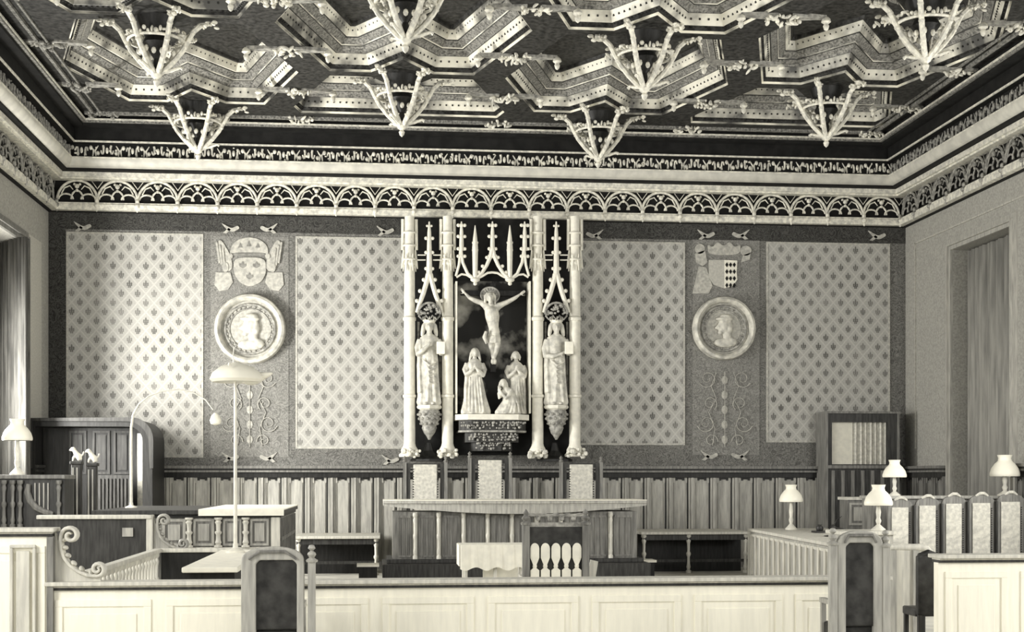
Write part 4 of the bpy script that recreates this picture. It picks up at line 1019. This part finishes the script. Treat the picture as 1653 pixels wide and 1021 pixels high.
# left porch
def porch(x0, x1, yt, Df, name, label, left):
    xa, xb = X(x0, Df), X(x1, Df); z = Z((x0+x1)/2, yt, Df); y = Y(Df)
    r = thing(name, ((xa+xb)/2, y+.7, 0), label, 'porch'); return r, xa, xb, z, y
r, xa, xb, z, y = porch(109, 246, 676, 24.4, 'door_porch', 'dark wooden door porch with a rounded corner, left end of the back wall', True)
R = .38; arc = [(xb-R+R*math.sin(t*PI/16), z-R+R*math.cos(t*PI/16)) for t in range(9)]
inn = [(xb-.17-(R-.13)+(R-.13)*math.sin(t*PI/16), z-.14-(R-.13)+(R-.13)*math.cos(t*PI/16)) for t in range(9)]
b = MB(); b.prism([(XL+.03, 0), (XL+.03, z)]+arc+[(xb, 0), (xb-.17, 0)]+inn[::-1]+[(XL+.15, z-.14), (XL+.15, 0)], 'y', y, y+1.35); b.build('frame', 'wood_black', r)
b = MB(); b.prism([(XL+.03, 1.9), (XL+.03, z+.0)]+[(p+.02, q+.02) for p, q in arc]+[(xb+.02, 1.9), (xb-.04, 1.9)]+[(p-.06, q-.05) for p, q in arc][::-1]+[(XL+.1, z-.05), (XL+.1, 1.9)], 'y', y-.05, y); b.build('moulding', 'wood_dark', r)
b = MB(); b.box(XL+.16, xb-.17, y+.5, y+.55, 0, z-.15); dl_ = b.build('door_leaf', 'wood_black', r)  # near-black leaf: the porch's shadow is put into the colour
b = MB()
for p0, p1 in ((112, 140), (150, 178), (184, 212)): panel_face(b, X(p0, 24.9), X(p1, 24.9), y+.5, 1.8, z-.2, d=.03)
b.build('door_panel', 'wood_dark', dl_)  # panels darkened with the same porch shadow
b = MB(); b.box(xb-.31, xb-.18, y+.3, y+.34, 1.2, z-.25); b.build('lit_jamb_strip', 'cloth', r)  # pale strip with the inner jamb's brightness put into its colour
b = MB()
for k in range(9): xx = X(160+k*6, 24.3); b.box(xx-.018, xx+.018, y-.08, y-.02, .3, 1.72)
b.box(X(156, 24.3), X(212, 24.3), y-.04, y, .2, 1.78); b.build('fluted_panel', 'wood_dark', r)  # flutes darkened too, carrying the shadow in their colour
# two posts with carved beasts
for px, yt, lab in ((124, 745, 'dark post topped by a pale carved beast, nearer the left wall'), (149, 748, 'dark post topped by a pale carved beast, beside the arched lamp')):
    D = 21.6; x = X(px, D); y = Y(D); z = Z(px, yt, D)
    r = thing('carved_post', (x, y, 0), lab, 'post', 'newel posts with carved beasts')
    b = MB(); b.box(x-.07, x+.07, y-.07, y+.07, 0, z-.05); b.box(x-.09, x+.09, y-.09, y+.09, z-.05, z); b.build('shaft', 'wood_dark', r, bevel=.01)
    b = MB(); b.box(x+.01, x+.03, y-.085, y-.07, .3, z-.1); b.box(x-.05, x-.03, y-.085, y-.07, .3, z-.1); b.build('moulding', 'wood_light', r)
    b = MB(); m_ = .62
    b.tube([(x+m_*.08, y, z+m_*.02), (x+m_*.05, y, z+m_*.12), (x-m_*.02, y, z+m_*.2), (x-m_*.06, y, z+m_*.27)], [m_*.06, m_*.08, m_*.065, m_*.045], 9)
    b.blob((x-m_*.09, y, z+m_*.3), (m_*.07, m_*.05, m_*.05)); b.tube([(x-m_*.12, y, z+m_*.29), (x-m_*.18, y, z+m_*.27)], [m_*.035, m_*.02], 7)
    b.tube([(x-m_*.02, y, z+m_*.14), (x-m_*.08, y-.02, z+m_*.08), (x-m_*.09, y-.02, z+m_*.0)], [m_*.04, m_*.03, m_*.025], 7)
    b.tube([(x+m_*.08, y, z+m_*.1), (x+m_*.15, y, z+m_*.16), (x+m_*.17, y, z+m_*.24)], [m_*.02, m_*.02, m_*.03], 6)
    for sg in (-1, 1): b.blob((x-m_*.07, y+sg*.03, z+m_*.345), (m_*.015, m_*.015, m_*.03), 6, 5)
    b.build('carved_beast', 'stone', r, remesh=.012)

# balustrade e
D0, D1 = 13.0, 17.0; x = X(255, D1); z = .86
r = thing('balustrade', (x, Y(15), 0), 'low slanting balustrade with turned balusters, running back from the barrier at left', 'railing')
b = MB(); b.box(x-.05, x+.05, Y(D0), Y(D1), z-.05, z); b.box(x-.05, X(384, D1), Y(D1)-.05, Y(D1)+.05, z-.05, z); b.box(x-.04, x+.04, Y(D0), Y(D1), .1, .16); b.build('handrail', 'wood_pale', r, bevel=.01)
for k in range(20):
    yy = Y(D0)+.1+k*(D1-D0-.2)/19; b = MB(); turned(b, x, yy, .16, z-.05, .03, 8); b.build('baluster', 'wood_pale', r, smooth=True)
b = MB(); b.box(x, X(384, D1), Y(D1)-.01, Y(D1)+.02, .0, z-.05); b.build('board', 'wood_black', r)  # black sheet standing in for the dark pit under the rail
b = MB(); b.box(x-.04, x+.04, Y(D0)-.04, Y(D0)+.04, 0, z-.05); b.box(x-.04, x+.04, Y(D1)-.04, Y(D1)+.04, 0, z-.05); b.build('post', 'wood_mid', r)
# pale table f
x0 = X(293, 12.5); x1 = X(384, 12.5); z = .91
r = thing('writing_table', ((x0+x1)/2, Y(14), 0), 'long pale writing table seen end on, behind the left armchair', 'table')
b = MB(); b.box(x0, x1, Y(12.5), Y(15.6), z-.05, z); b.build('top', 'linen', r, bevel=.01)
b = MB(); b.box(x0+.04, x1-.04, Y(12.6), Y(15.5), z-.16, z-.05); b.build('apron', 'wood_black', r)
for xx in (x0+.07, x1-.07):
    for yy in (Y(12.65), Y(15.45)): b = MB(); turned(b, xx, yy, 0, z-.16, .035); b.build('leg', 'wood_pale', r, smooth=True)

# ------------------------------------------------------------------ lamps
def lamp(px, yt, ybase, D, label, k=1.0, zbase=None):
    x = X(px, D); y = Y(D); z0 = Z(px, ybase, D) if zbase is None else zbase; z1 = Z(px, yt, D); s = D/2200
    r = thing('table_lamp', (x, y, z0), label, 'lamp', 'lamps with white glass shades')
    h = z1-z0
    b = MB(); R = 20.5*s*k; sh = 30*s*k
    b.lathe((x, y, z1-sh), [(R*.96, 0), (R, sh*.05), (R*.99, sh*.16), (R*.88, sh*.38), (R*.68, sh*.58), (R*.46, sh*.72), (R*.42, sh*.84), (R*.5, sh), (R*.45, sh), (R*.37, sh*.84), (R*.41, sh*.72), (R*.62, sh*.54), (R*.82, sh*.34), (R*.93, sh*.14), (R*.91, 0)], 24)
    b.build('shade', 'glass', r, smooth=True)
    b = MB(); hs = h-sh*.45
    b.lathe((x, y, z0), [(R*.5, 0), (R*.5, hs*.03), (R*.28, hs*.1), (R*.12, hs*.16), (R*.2, hs*.26), (R*.13, hs*.34), (R*.18, hs*.5), (R*.12, hs*.7), (R*.2, hs*.82), (R*.14, hs)], 12)
    st_ = b.build('stem', 'metal', r, smooth=True)
    b = MB(); b.lathe((x, y, z1-sh*.9), [(R*.15, 0), (R*.4, sh*.1), (R*.4, sh*.2), (R*.15, sh*.3), (R*.12, sh*.6)], 10); b.build('burner', 'wood_dark', st_, smooth=True)
    return r

# ------------------------------------------------------------------ right side furniture
# desk with a long fluted side
pF = at(1211, 856, 23.0); pN = at(1350, 880, 17.4); z = .86
r = thing('side_desk', (pF.x+.6, Y(20), 0), 'long low desk with a pale ribbed side, right of the judges bench', 'desk')
def plan(off, w=1.3): return [(pF.x+off, pF.y), (pN.x+off, pN.y), (pN.x+w*.7, pN.y), (pF.x+w, pF.y)]
b = MB(); b.prism(plan(0), 'z', 0, z-.06); b.build('body', 'wood_light', r)
b = MB(); q = plan(-.04, 1.34); b.prism([(q[0][0], q[0][1]+.03), (q[1][0], q[1][1]-.04), (q[2][0], q[2][1]-.04), (q[3][0], q[3][1]+.03)], 'z', z-.05, z); b.build('top', 'wood_pale', r, bevel=.01)
b = MB(); n = 16
for k in range(n):
    f = (k+.5)/n; xx = pF.x+(pN.x-pF.x)*f; yy = pF.y+(pN.y-pF.y)*f; b.box(xx-.03, xx+.02, yy-.05, yy+.03, .08, z-.1)
    b.box(xx-.02, xx+.02, yy-.17, yy+.17, z-.13, z-.09)
b.build('ribbing', 'wood_pale', r)
b = MB(); b.box(pF.x-.03, pF.x+.05, pF.y-.05, pF.y+.06, 0, z-.05); b.build('corner_post', 'wood_pale', r)
lamp(1277, 783, 855.5, 22.4, 'slim lamp with a white glass shade, alone on the long low desk', .95, .86)
# inkstand and papers on that desk
c = at(1335, 853, 21.0)
r = thing('inkstand', (c.x, c.y, z), 'low dark inkstand on the desk beside the slim lamp', 'inkstand')
b = MB(); b.box(c.x-.22, c.x+.22, c.y-.12, c.y+.12, z, z+.03); b.build('tray', 'leather', r, bevel=.006)
for dx in (-.12, .1): b = MB(); b.lathe((c.x+dx, c.y, z+.03), [(.05, 0), (.06, .03), (.05, .07), (.03, .08), (.035, .1)], 12); b.build('ink_pot', 'leather', r, smooth=True)
b = MB(); b.tube([(c.x+.1, c.y, z+.1), (c.x+.16, c.y, z+.2), (c.x+.24, c.y, z+.26)], [.006, .012, .004], 6); b.build('quill', 'leather', r)
c = at(1352, 856, 19.6)
r = thing('hat', (c.x, c.y, z), 'round dark hat lying on the near end of the low desk', 'hat')
b = MB(); b.lathe((c.x, c.y, z), [(.19, 0), (.2, .01), (.13, .02), (.125, .09), (.1, .12), (.04, .13)], 18); b.build('crown_and_brim', 'leather', r, smooth=True)
# small cabinet desk K
D = 16.4; xa, xb = X(1363, D), X(1442, D); zk = Z(1400, 858, D); y = Y(D)
r = thing('desk', ((xa+xb)/2, y+.3, 0), 'pale panelled desk carrying a lamp, behind the right armchair', 'desk')
b = MB(); b.box(xa, xb, y, y+.6, 0, zk-.05); b.build('body', 'wood_light', r)
b = MB(); b.box(xa-.03, xb+.03, y-.04, y+.64, zk-.05, zk); b.build('top', 'wood_pale', r, bevel=.01)
b = MB(); panel_face(b, xa+.05, xb-.05, y, .1, zk-.1); b.build('panel', 'wood_pale', r)
lamp(1418, 783, 857, 16.7, 'lamp with a broad white shade on the desk behind the right armchair', 1.15, zk)
# box behind
D = 23.2; xa, xb = X(1368, D), X(1402, D); z2 = Z(1385, 803, D); y = Y(D)
r = thing('pedestal_cabinet', ((xa+xb)/2, y+.2, 0), 'narrow panelled cabinet standing behind the lamp with the broad shade', 'cabinet')
b = MB(); b.box(xa, xb, y, y+.4, 0, z2-.05); b.build('body', 'wood_mid', r)
b = MB(); b.box(xa-.03, xb+.03, y-.03, y+.43, z2-.05, z2); b.build('top', 'wood_pale', r)
b = MB(); panel_face(b, xa+.03, xb-.03, y, .9, z2-.1); b.build('panel', 'wood_light', r)
# rear desk
D = 20.65; xa, xb = X(1410, D), XR-.25; zr = Z(1440, 801, D); y = Y(D)
r = thing('raised_desk', ((xa+xb)/2, y+.3, 0), 'long raised desk behind the row of tall stalls, at the right', 'desk')
b = MB(); b.box(xa, xb, y, y+.5, 0, zr-.05); b.build('body', 'wood_mid', r)
b = MB(); b.box(xa-.03, xb, y-.05, y+.55, zr-.05, zr); b.build('top', 'wood_light', r, bevel=.01)
lamp(1444, 743, 799, 20.9, 'lamp with a white shade before the small curtained opening', .97, zr)
lamp(1622, 735, 799, 20.85, 'wide lamp with a white shade at the far right end', 1.2, zr)
# lamp far left
lamp(28, 677, 764, 20.7, 'white shaded lamp on the high dark desk at the far left', 1.12, zc)

# tall stalls
D = 20.2; y = Y(D); sz = Z(1560, 893, 20.2)
for i, (p0, p1, top) in enumerate([(1434, 1474, 806), (1478, 1518, 803), (1521, 1560, 800), (1564, 1606, 799), (1610, 1654, 797)]):
    xa, xb = X(p0, D), X(p1, D); zt = Z((p0+p1)/2, top, D); xm = (xa+xb)/2
    lab = ['tall stall with an arched crest, nearest the lamp with the broad shade', 'tall arched stall, second from the left of the row at the right', 'tall arched stall in the middle of the row at the right', 'tall arched stall, second from the right edge of the photo', 'tall arched stall at the right edge under the wide lamp'][i]
    r = thing('stall', (xm, y, 0), lab, 'chair', 'row of tall stalls at the right')
    w = xb-xa
    b = MB(); crest = [(xa, .4), (xb, .4), (xb, zt-.12)]+[(xm+w*.5*math.cos(t*PI/10), zt-.12+.12*math.sin(t*PI/10)) for t in range(1, 10)]+[(xa, zt-.12)]
    b.prism(crest, 'y', y, y+.05); b.build('backrest', 'wood_mid', r, bevel=.006)
    b = MB(); b.box(xa+.05, xb-.08, y-.02, y, .5, zt-.13); cu = b.build('back_panel', 'cloth', r, bevel=.008)
    b = MB()
    for k in range(22): b.blob((xb-.06, y-.02, .52+k*(zt-.7)/22), .012, 5, 4)
    b.build('nail_trim', 'wood_dark', cu)
    b = MB(); b.box(xb-.01, xb+.015, y-.08, y-.001, 0, zt-.1); b.build('divider', 'wood_dark', r)
    b = MB(); b.box(xa, xb-.02, y-.4, y-.03, .42, .48); b.build('seat', 'wood_mid', r)
    for xx in (xa+.03, xb-.06): b = MB(); turned(b, xx, y-.36, 0, .42, .025, 8); b.build('leg', 'wood_mid', r)
    b = MB(); b.tube([(xm-.1, y, zt-.02), (xm-.03, y-.01, zt+.02), (xm+.03, y-.01, zt+.02), (xm+.1, y, zt-.02)], [.015, .025, .025, .015], 6); b.build('crest', 'wood_pale', r)
# rail with curved end
D = 13.6; y = Y(D); xa, xb = X(1436, D), X(1488, D); z = Z(1460, 884, D)
r = thing('handrail', ((xa+xb)/2, y, 0), 'pale rail with a down-curved end beside the right armchair', 'railing')
b = MB(); b.tube([(xa, y, z), (xb, y, z-.005), (X(1495, D), y, z-.02), (X(1501, D), y, z-.06), (X(1503, D), y, z-.1)], [.035, .04, .04, .04, .03], 10); b.build('rail', 'wood_pale', r, smooth=True)
b = MB(); b.box(xa, X(1478, D), y-.02, y+.03, 0, z-.02); b.build('board', 'wood_pale', r)
for px in (1440, 1476): b = MB(); b.box(X(px, D)-.03, X(px, D)+.03, y-.05, y-.02, 0, z-.03); b.build('post', 'wood_light', r)

# right porch with curtained opening
Df = 25.35; xa, xb = X(1336, Df), X(1448, Df); z = Z(1390, 668, Df); y = Y(Df); xe = XR-.22
r = thing('door_porch', ((xa+xe)/2, y+.6, 0), 'wooden porch with a bright curtained opening, right end of the back wall', 'porch')
x1, x2 = X(1343, Df), X(1432, Df); zo, zq = Z(1385, 750, Df), Z(1385, 682, Df)
b = MB(); b.box(xa, x1, y, y+.58, 0, z); b.box(x2, xb, y, y+.58, 0, z); b.box(x1, x2, y, y+.58, zq, z); b.box(x1, x2, y, y+.2, 0, zo); b.build('frame', 'wood_dark', r)
b = MB(); b.box(xa-.05, xb+.05, y-.04, y+.58, z, z+.04); b.box(xa-.04, xa, y-.03, y+.58, 0, z); b.box(xb, xb+.04, y-.03, y, 0, z); b.build('moulding', 'wood_mid', r)
b = MB()
for k in range(7): xx = xa+.1+k*(xb-xa-.2)/6; b.box(xx-.03, xx+.03, y-.03, y, .1, zo-.12)
b.box(xa, xb, y-.04, y, zo-.08, zo-.02); b.build('lower_ribbing', 'wood_mid', r)
b = MB(); xm = X(1379, Df); b.box(x1, xm, y+.1, y+.13, zo, zq); b.build('pane', 'linen', r)
b = MB(); n = 30; vs, fs = [], []
for k in range(n+1):
    xx = xm+(x2-xm)*k/n; vs += [(xx, y+.1+.03*math.sin(k*1.4), zo), (xx, y+.1+.03*math.sin(k*1.4+.3), zq)]
for k in range(n): fs.append((2*k, 2*k+2, 2*k+3, 2*k+1))
b.add(vs, fs); b.build('curtain', 'cloth', r, smooth=True)

# ------------------------------------------------------------------ centre foreground: table and carved chair
D = 15.6; xa, xb = X(744, D), X(850, D); z = Z(795, 881, D); y = Y(D)
r = thing('small_table', ((xa+xb)/2, y+.25, 0), 'small table under a white cloth, left of the arcaded chair', 'table')
b = MB(); b.box(xa, xb, y, y+.5, z-.03, z); b.build('top', 'wood_pale', r)
b = MB()
n = 40; per = [(xa-.01+(xb-xa+.02)*k/n, y-.012-.006*math.sin(k*1.7)) for k in range(n+1)]
b.prism(per+[(xb+.01, y+.51), (xa-.01, y+.51)], 'z', z, z+.008)
vs = [(p[0], p[1], z+.006) for p in per]+[(p[0], p[1]-.01-.012*math.sin(i*.9), z-.27-.02*math.sin(i*.5)) for i, p in enumerate(per)]
b.add(vs, [(i, i+1, i+n+2, i+n+1) for i in range(n)]); b.box(xa-.02, xa-.012, y, y+.5, z-.24, z+.006); b.build('cloth', 'linen', r, smooth=True)
for xx in (xa+.06, (xa+xb)/2+.02, xb-.06):
    for yy in (y+.05, y+.45): b = MB(); turned(b, xx, yy, 0, z-.03, .035); b.build('leg', 'wood_pale', r, smooth=True)
b = MB(); b.box(X(783, D), X(840, D), y+.28, y+.33, .35, z-.1); b.build('paper_bundle', 'linen', r)

D = 13.6; y = Y(D); x0, x1 = X(849, D), X(945, D); q = lambda py: Z(897, py, D)
r = thing('arcaded_chair', ((x0+x1)/2, y+.2, 0), 'carved chair seen from behind, with finials, a dark leather back and a white arcade', 'chair')
for x in (x0, x1):
    b = MB(); b.box(x-.035, x+.035, y-.035, y+.035, 0, q(848)); b.lathe((x, y, q(848)), [(.05, 0), (.055, .02), (.025, .04), (.045, .07), (.02, .1), (.03, .12), (.003, .16)], 10); b.build('post', 'wood_mid', r)
b = MB(); n = 5
b.box(x0, x1, y-.015, y+.015, q(851), q(844))
for k in range(n):
    cx = x0+(x1-x0)*(k+.5)/n; rr = (x1-x0)/n/2
    b.tube([(cx+rr*.8*math.cos(PI*t/8), y, q(836)-(q(836)-q(845))*math.sin(PI*t/8)*-.6) for t in range(9)], .014, 5); b.blob((cx+rr, y, q(838)), .025, 7, 5)
b.box(x0, x1, y-.012, y+.012, q(834), q(830)); b.build('crest', 'gilt_dull', r)
b = MB(); b.box(x0+.035, x1-.035, y-.01, y+.015, q(882), q(850)); b.build('leather_back', 'leather', r, bevel=.006)
for k in range(5):                        # the white arcade: five round-topped slats
    cx = x0+.035+(x1-x0-.07)*(k+.5)/n; w = (x1-x0-.07)/n*.42
    b = MB()
    b.prism([(cx-w, q(901)), (cx+w, q(901))]+[(cx+w*math.cos(t*PI/8), q(886)+(q(877)-q(886))*math.sin(t*PI/8)) for t in range(0, 9)], 'y', y-.02, y+.005)
    b.prism([(cx-w*.4, q(912)), (cx+w*.4, q(912)), (cx+w, q(901)), (cx-w, q(901))], 'y', y-.015, y+.005)
    b.lathe((cx, y-.005, 0), [(w*.3, q(918)), (w*.5, q(916)), (w*.5, q(913)), (w*.3, q(911))], 8)
    b.prism([(cx-w, q(936)), (cx+w, q(936)), (cx+w, q(921)), (cx+w*.3, q(917)), (cx-w*.3, q(917)), (cx-w, q(921))], 'y', y-.02, y+.005)
    b.build('slat', 'linen', r)
b = MB(); b.box(x0+.03, x1-.03, y+.02, y+.03, q(938), q(882)); b.build('lower_back', 'wood_dark', r)
b = MB(); b.box(x0-.02, x1+.02, y+.035, y+.5, .42, .5); b.build('seat', 'leather', r, bevel=.01)
for x in (x0, x1):
    b = MB(); turned(b, x, y+.46, 0, .42, .03); b.build('leg', 'wood_mid', r)
    b = MB(); b.box(x-.03, x+.03, y+.035, y+.45, .68, .72); b.box(x-.02, x+.02, y+.40, y+.44, .5, .68); b.build('armrest', 'wood_pale', r)
# side brace of that chair (pale curved foot at right)
b = MB(); b.prism([(X(948, D), q(938)), (X(962, D), q(938)), (X(967, D), q(908)), (X(955, D), q(905))], 'y', y+.05, y+.09); b.build('side_wing', 'wood_pale', r)

# ------------------------------------------------------------------ foreground armchairs (seen from behind)
def armchair(pxl, pxr, ytop, pin0, pin1, yin, D, label, fin):
    y = Y(D); xa, xb = X(pxl, D), X(pxr, D); zt = Z((pxl+pxr)/2, ytop, D); i0, i1 = X(pin0, D), X(pin1, D); zi = Z(450, yin, D) if D > 10.9 else Z(1388, yin, D)
    r = thing('armchair', ((xa+xb)/2, y+.25, 0), label, 'chair')
    b = MB(); sh = .10; m = (xa+xb)/2; hw = (xb-xa)/2
    outer = [(xa, .25), (xa, zt-.13)]+[(m-hw*math.cos(t*PI/12)*1.0, zt-.13+.13*math.sin(t*PI/12)**.7) for t in range(1, 12)]+[(xb, zt-.13), (xb, .25)]
    inner = [(i1, .25), (i1, zi-.03), (i1-.03, zi), (i0+.03, zi), (i0, zi-.03), (i0, .25)]
    b.prism(outer+inner, 'y', y, y+.06); b.build('back_frame', 'wood_light', r, bevel=.01)
    b = MB(); b.box(i0-.01, i1+.01, y+.02, y+.05, .5, zi+.01); b.build('leather_back', 'leather', r, bevel=.01)
    b = MB(); b.tube([(xa+.06, y-.005, zt-.10), (m-.1, y-.01, zt-.04), (m+.1, y-.01, zt-.04), (xb-.06, y-.005, zt-.10)], [.01, .014, .014, .01], 6); b.build('crest_carving', 'wood_mid', r)
    b = MB(); b.box(xa+.03, xb-.03, y+.06, y+.5, .40, .5); b.build('seat', 'leather', r, bevel=.015)
    for x in (xa+.03, xb-.03):
        b = MB(); b.box(x-.025, x+.025, y+.06, y+.48, .66, .70); b.box(x-.02, x+.02, y+.43, y+.47, .4, .66); b.build('armrest', 'wood_light', r)
        b = MB(); b.box(x-.025, x+.025, y+.0, y+.06, 0, .26); b.build('leg', 'wood_light', r); b = MB(); b.box(x-.025, x+.025, y+.43, y+.48, 0, .4); b.build('leg', 'wood_light', r)
    for px, yy in fin:
        x = X(px, D); zf = Z(px, yy, D); b = MB(); b.box(x-.03, x+.03, y-.005, y+.055, .3, zf-.14)
        b.lathe((x, y+.025, zf-.14), [(.045, 0), (.05, .015), (.02, .035), (.035, .06), (.03, .075), (.01, .09), (.03, .11), (.02, .135), (.002, .14)], 10); b.build('finial_post', 'wood_light', r, smooth=True)
    return r
armchair(389, 491, 883, 413, 479, 905, 11.0, 'pale armchair with an arched crest and dark leather back, foreground left', [(503, 880)])
armchair(1352, 1426, 857, 1366, 1411, 877, 10.8, 'pale armchair with a dark leather back and small finials, foreground right', [(1346, 853), (1431, 856)])
# dark low chair at right
D = 12.6; y = Y(D); xa, xb = X(1482, D), X(1519, D); zt = Z(1500, 893, D)
r = thing('low_chair', ((xa+xb)/2, y+.2, 0), 'dark upholstered chair back in the gap left of the right foreground partition', 'chair')
b = MB(); b.box(xa, xb, y, y+.07, .4, zt-.03); b.tube([(xa+.02, y+.035, zt-.04), ((xa+xb)/2, y+.035, zt), (xb-.02, y+.035, zt-.04)], .035, 8); b.build('backrest', 'leather', r, bevel=.015)
b = MB(); b.box(xa, xb, y+.07, y+.4, .38, .46); b.build('seat', 'leather', r, bevel=.015)
for x in (xa+.03, xb-.03):
    for yy in (y+.03, y+.37): b = MB(); b.box(x-.02, x+.02, yy-.02, yy+.02, 0, .4); b.build('leg', 'wood_dark', r)

# ------------------------------------------------------------------ arched lamp and tall lamp
D = 20.5; x = X(212, D); y = Y(D); z0 = Z(400, 824, 19.0)+.002
r = thing('arched_lamp', (x, y, z0), 'thin pale lamp standard arching over to a small bulb, standing on the long left desk', 'lamp')
P = lambda px, py: at(px, py, D)
b = MB(); pts = [Vector((x, y, z0+.02)), P(212, 760), P(212, 690), P(215, 670), P(224, 653), P(240, 640), P(262, 632), P(288, 629), P(312, 634), P(332, 646), P(344, 662)]
b.tube(pts, [.022, .02, .018, .016, .012, .010, .009, .009, .009, .009, .009], 8); b.build('stem', 'metal', r, smooth=True)
b = MB(); b.lathe((x, y, z0), [(.09, 0), (.09, .015), (.03, .04), (.025, .08)], 14); b.build('foot', 'metal', r, smooth=True)
c = P(348, 676); b = MB(); b.lathe((c.x, c.y, c.z-.1), [(.02, 0), (.07, .02), (.085, .07), (.06, .14), (.02, .18)], 14); b.build('bulb', 'glass', r, smooth=True)
D = 15.0; x = X(383.5, D); y = Y(D); z0 = .91
r = thing('tall_lamp', (X(378, D), y, z0), 'tall thin white lamp with a broad opal shade, standing on the pale writing table', 'lamp')
x = X(380, D)
b = MB(); zt = Z(383, 606, D)
b.tube([(x, y, z0+.01), (x, y, z0+1), (x, y, zt)], [.022, .018, .014], 8); b.lathe((x, y, z0), [(.10, 0), (.10, .02), (.03, .05), (.025, .1)], 14); b.build('pole', 'metal', r, smooth=True)
c = at(382, 604, D); b = MB(); s = D/2200
b.lathe((c.x, c.y, c.z-.09), [(.26, 0), (.29, .03), (.26, .10), (.17, .17), (.06, .2), (.03, .22), (.02, .22), (.05, .17), (.15, .14), (.24, .08), (.25, .01)], 26); b.build('shade', 'glass', r, smooth=True)
b = MB(); b.tube([c+Vector((.1, 0, -.02)), at(425, 608, D), at(440, 603, D)], [.05, .045, .01], 8); b.blob(at(405, 612, D), (.12, .1, .07), 12, 8); b.build('side_shade', 'glass', r, smooth=True)
b = MB(); b.tube([at(377, 590, D), at(376, 575, D), at(378, 560, D)], .006, 6); b.lathe((at(375, 592, D).x, y-.27, at(375, 594, D).z), [(.015, 0), (.02, .01), (.015, .03)], 8); b.build('chimney_wire', 'metal', r)
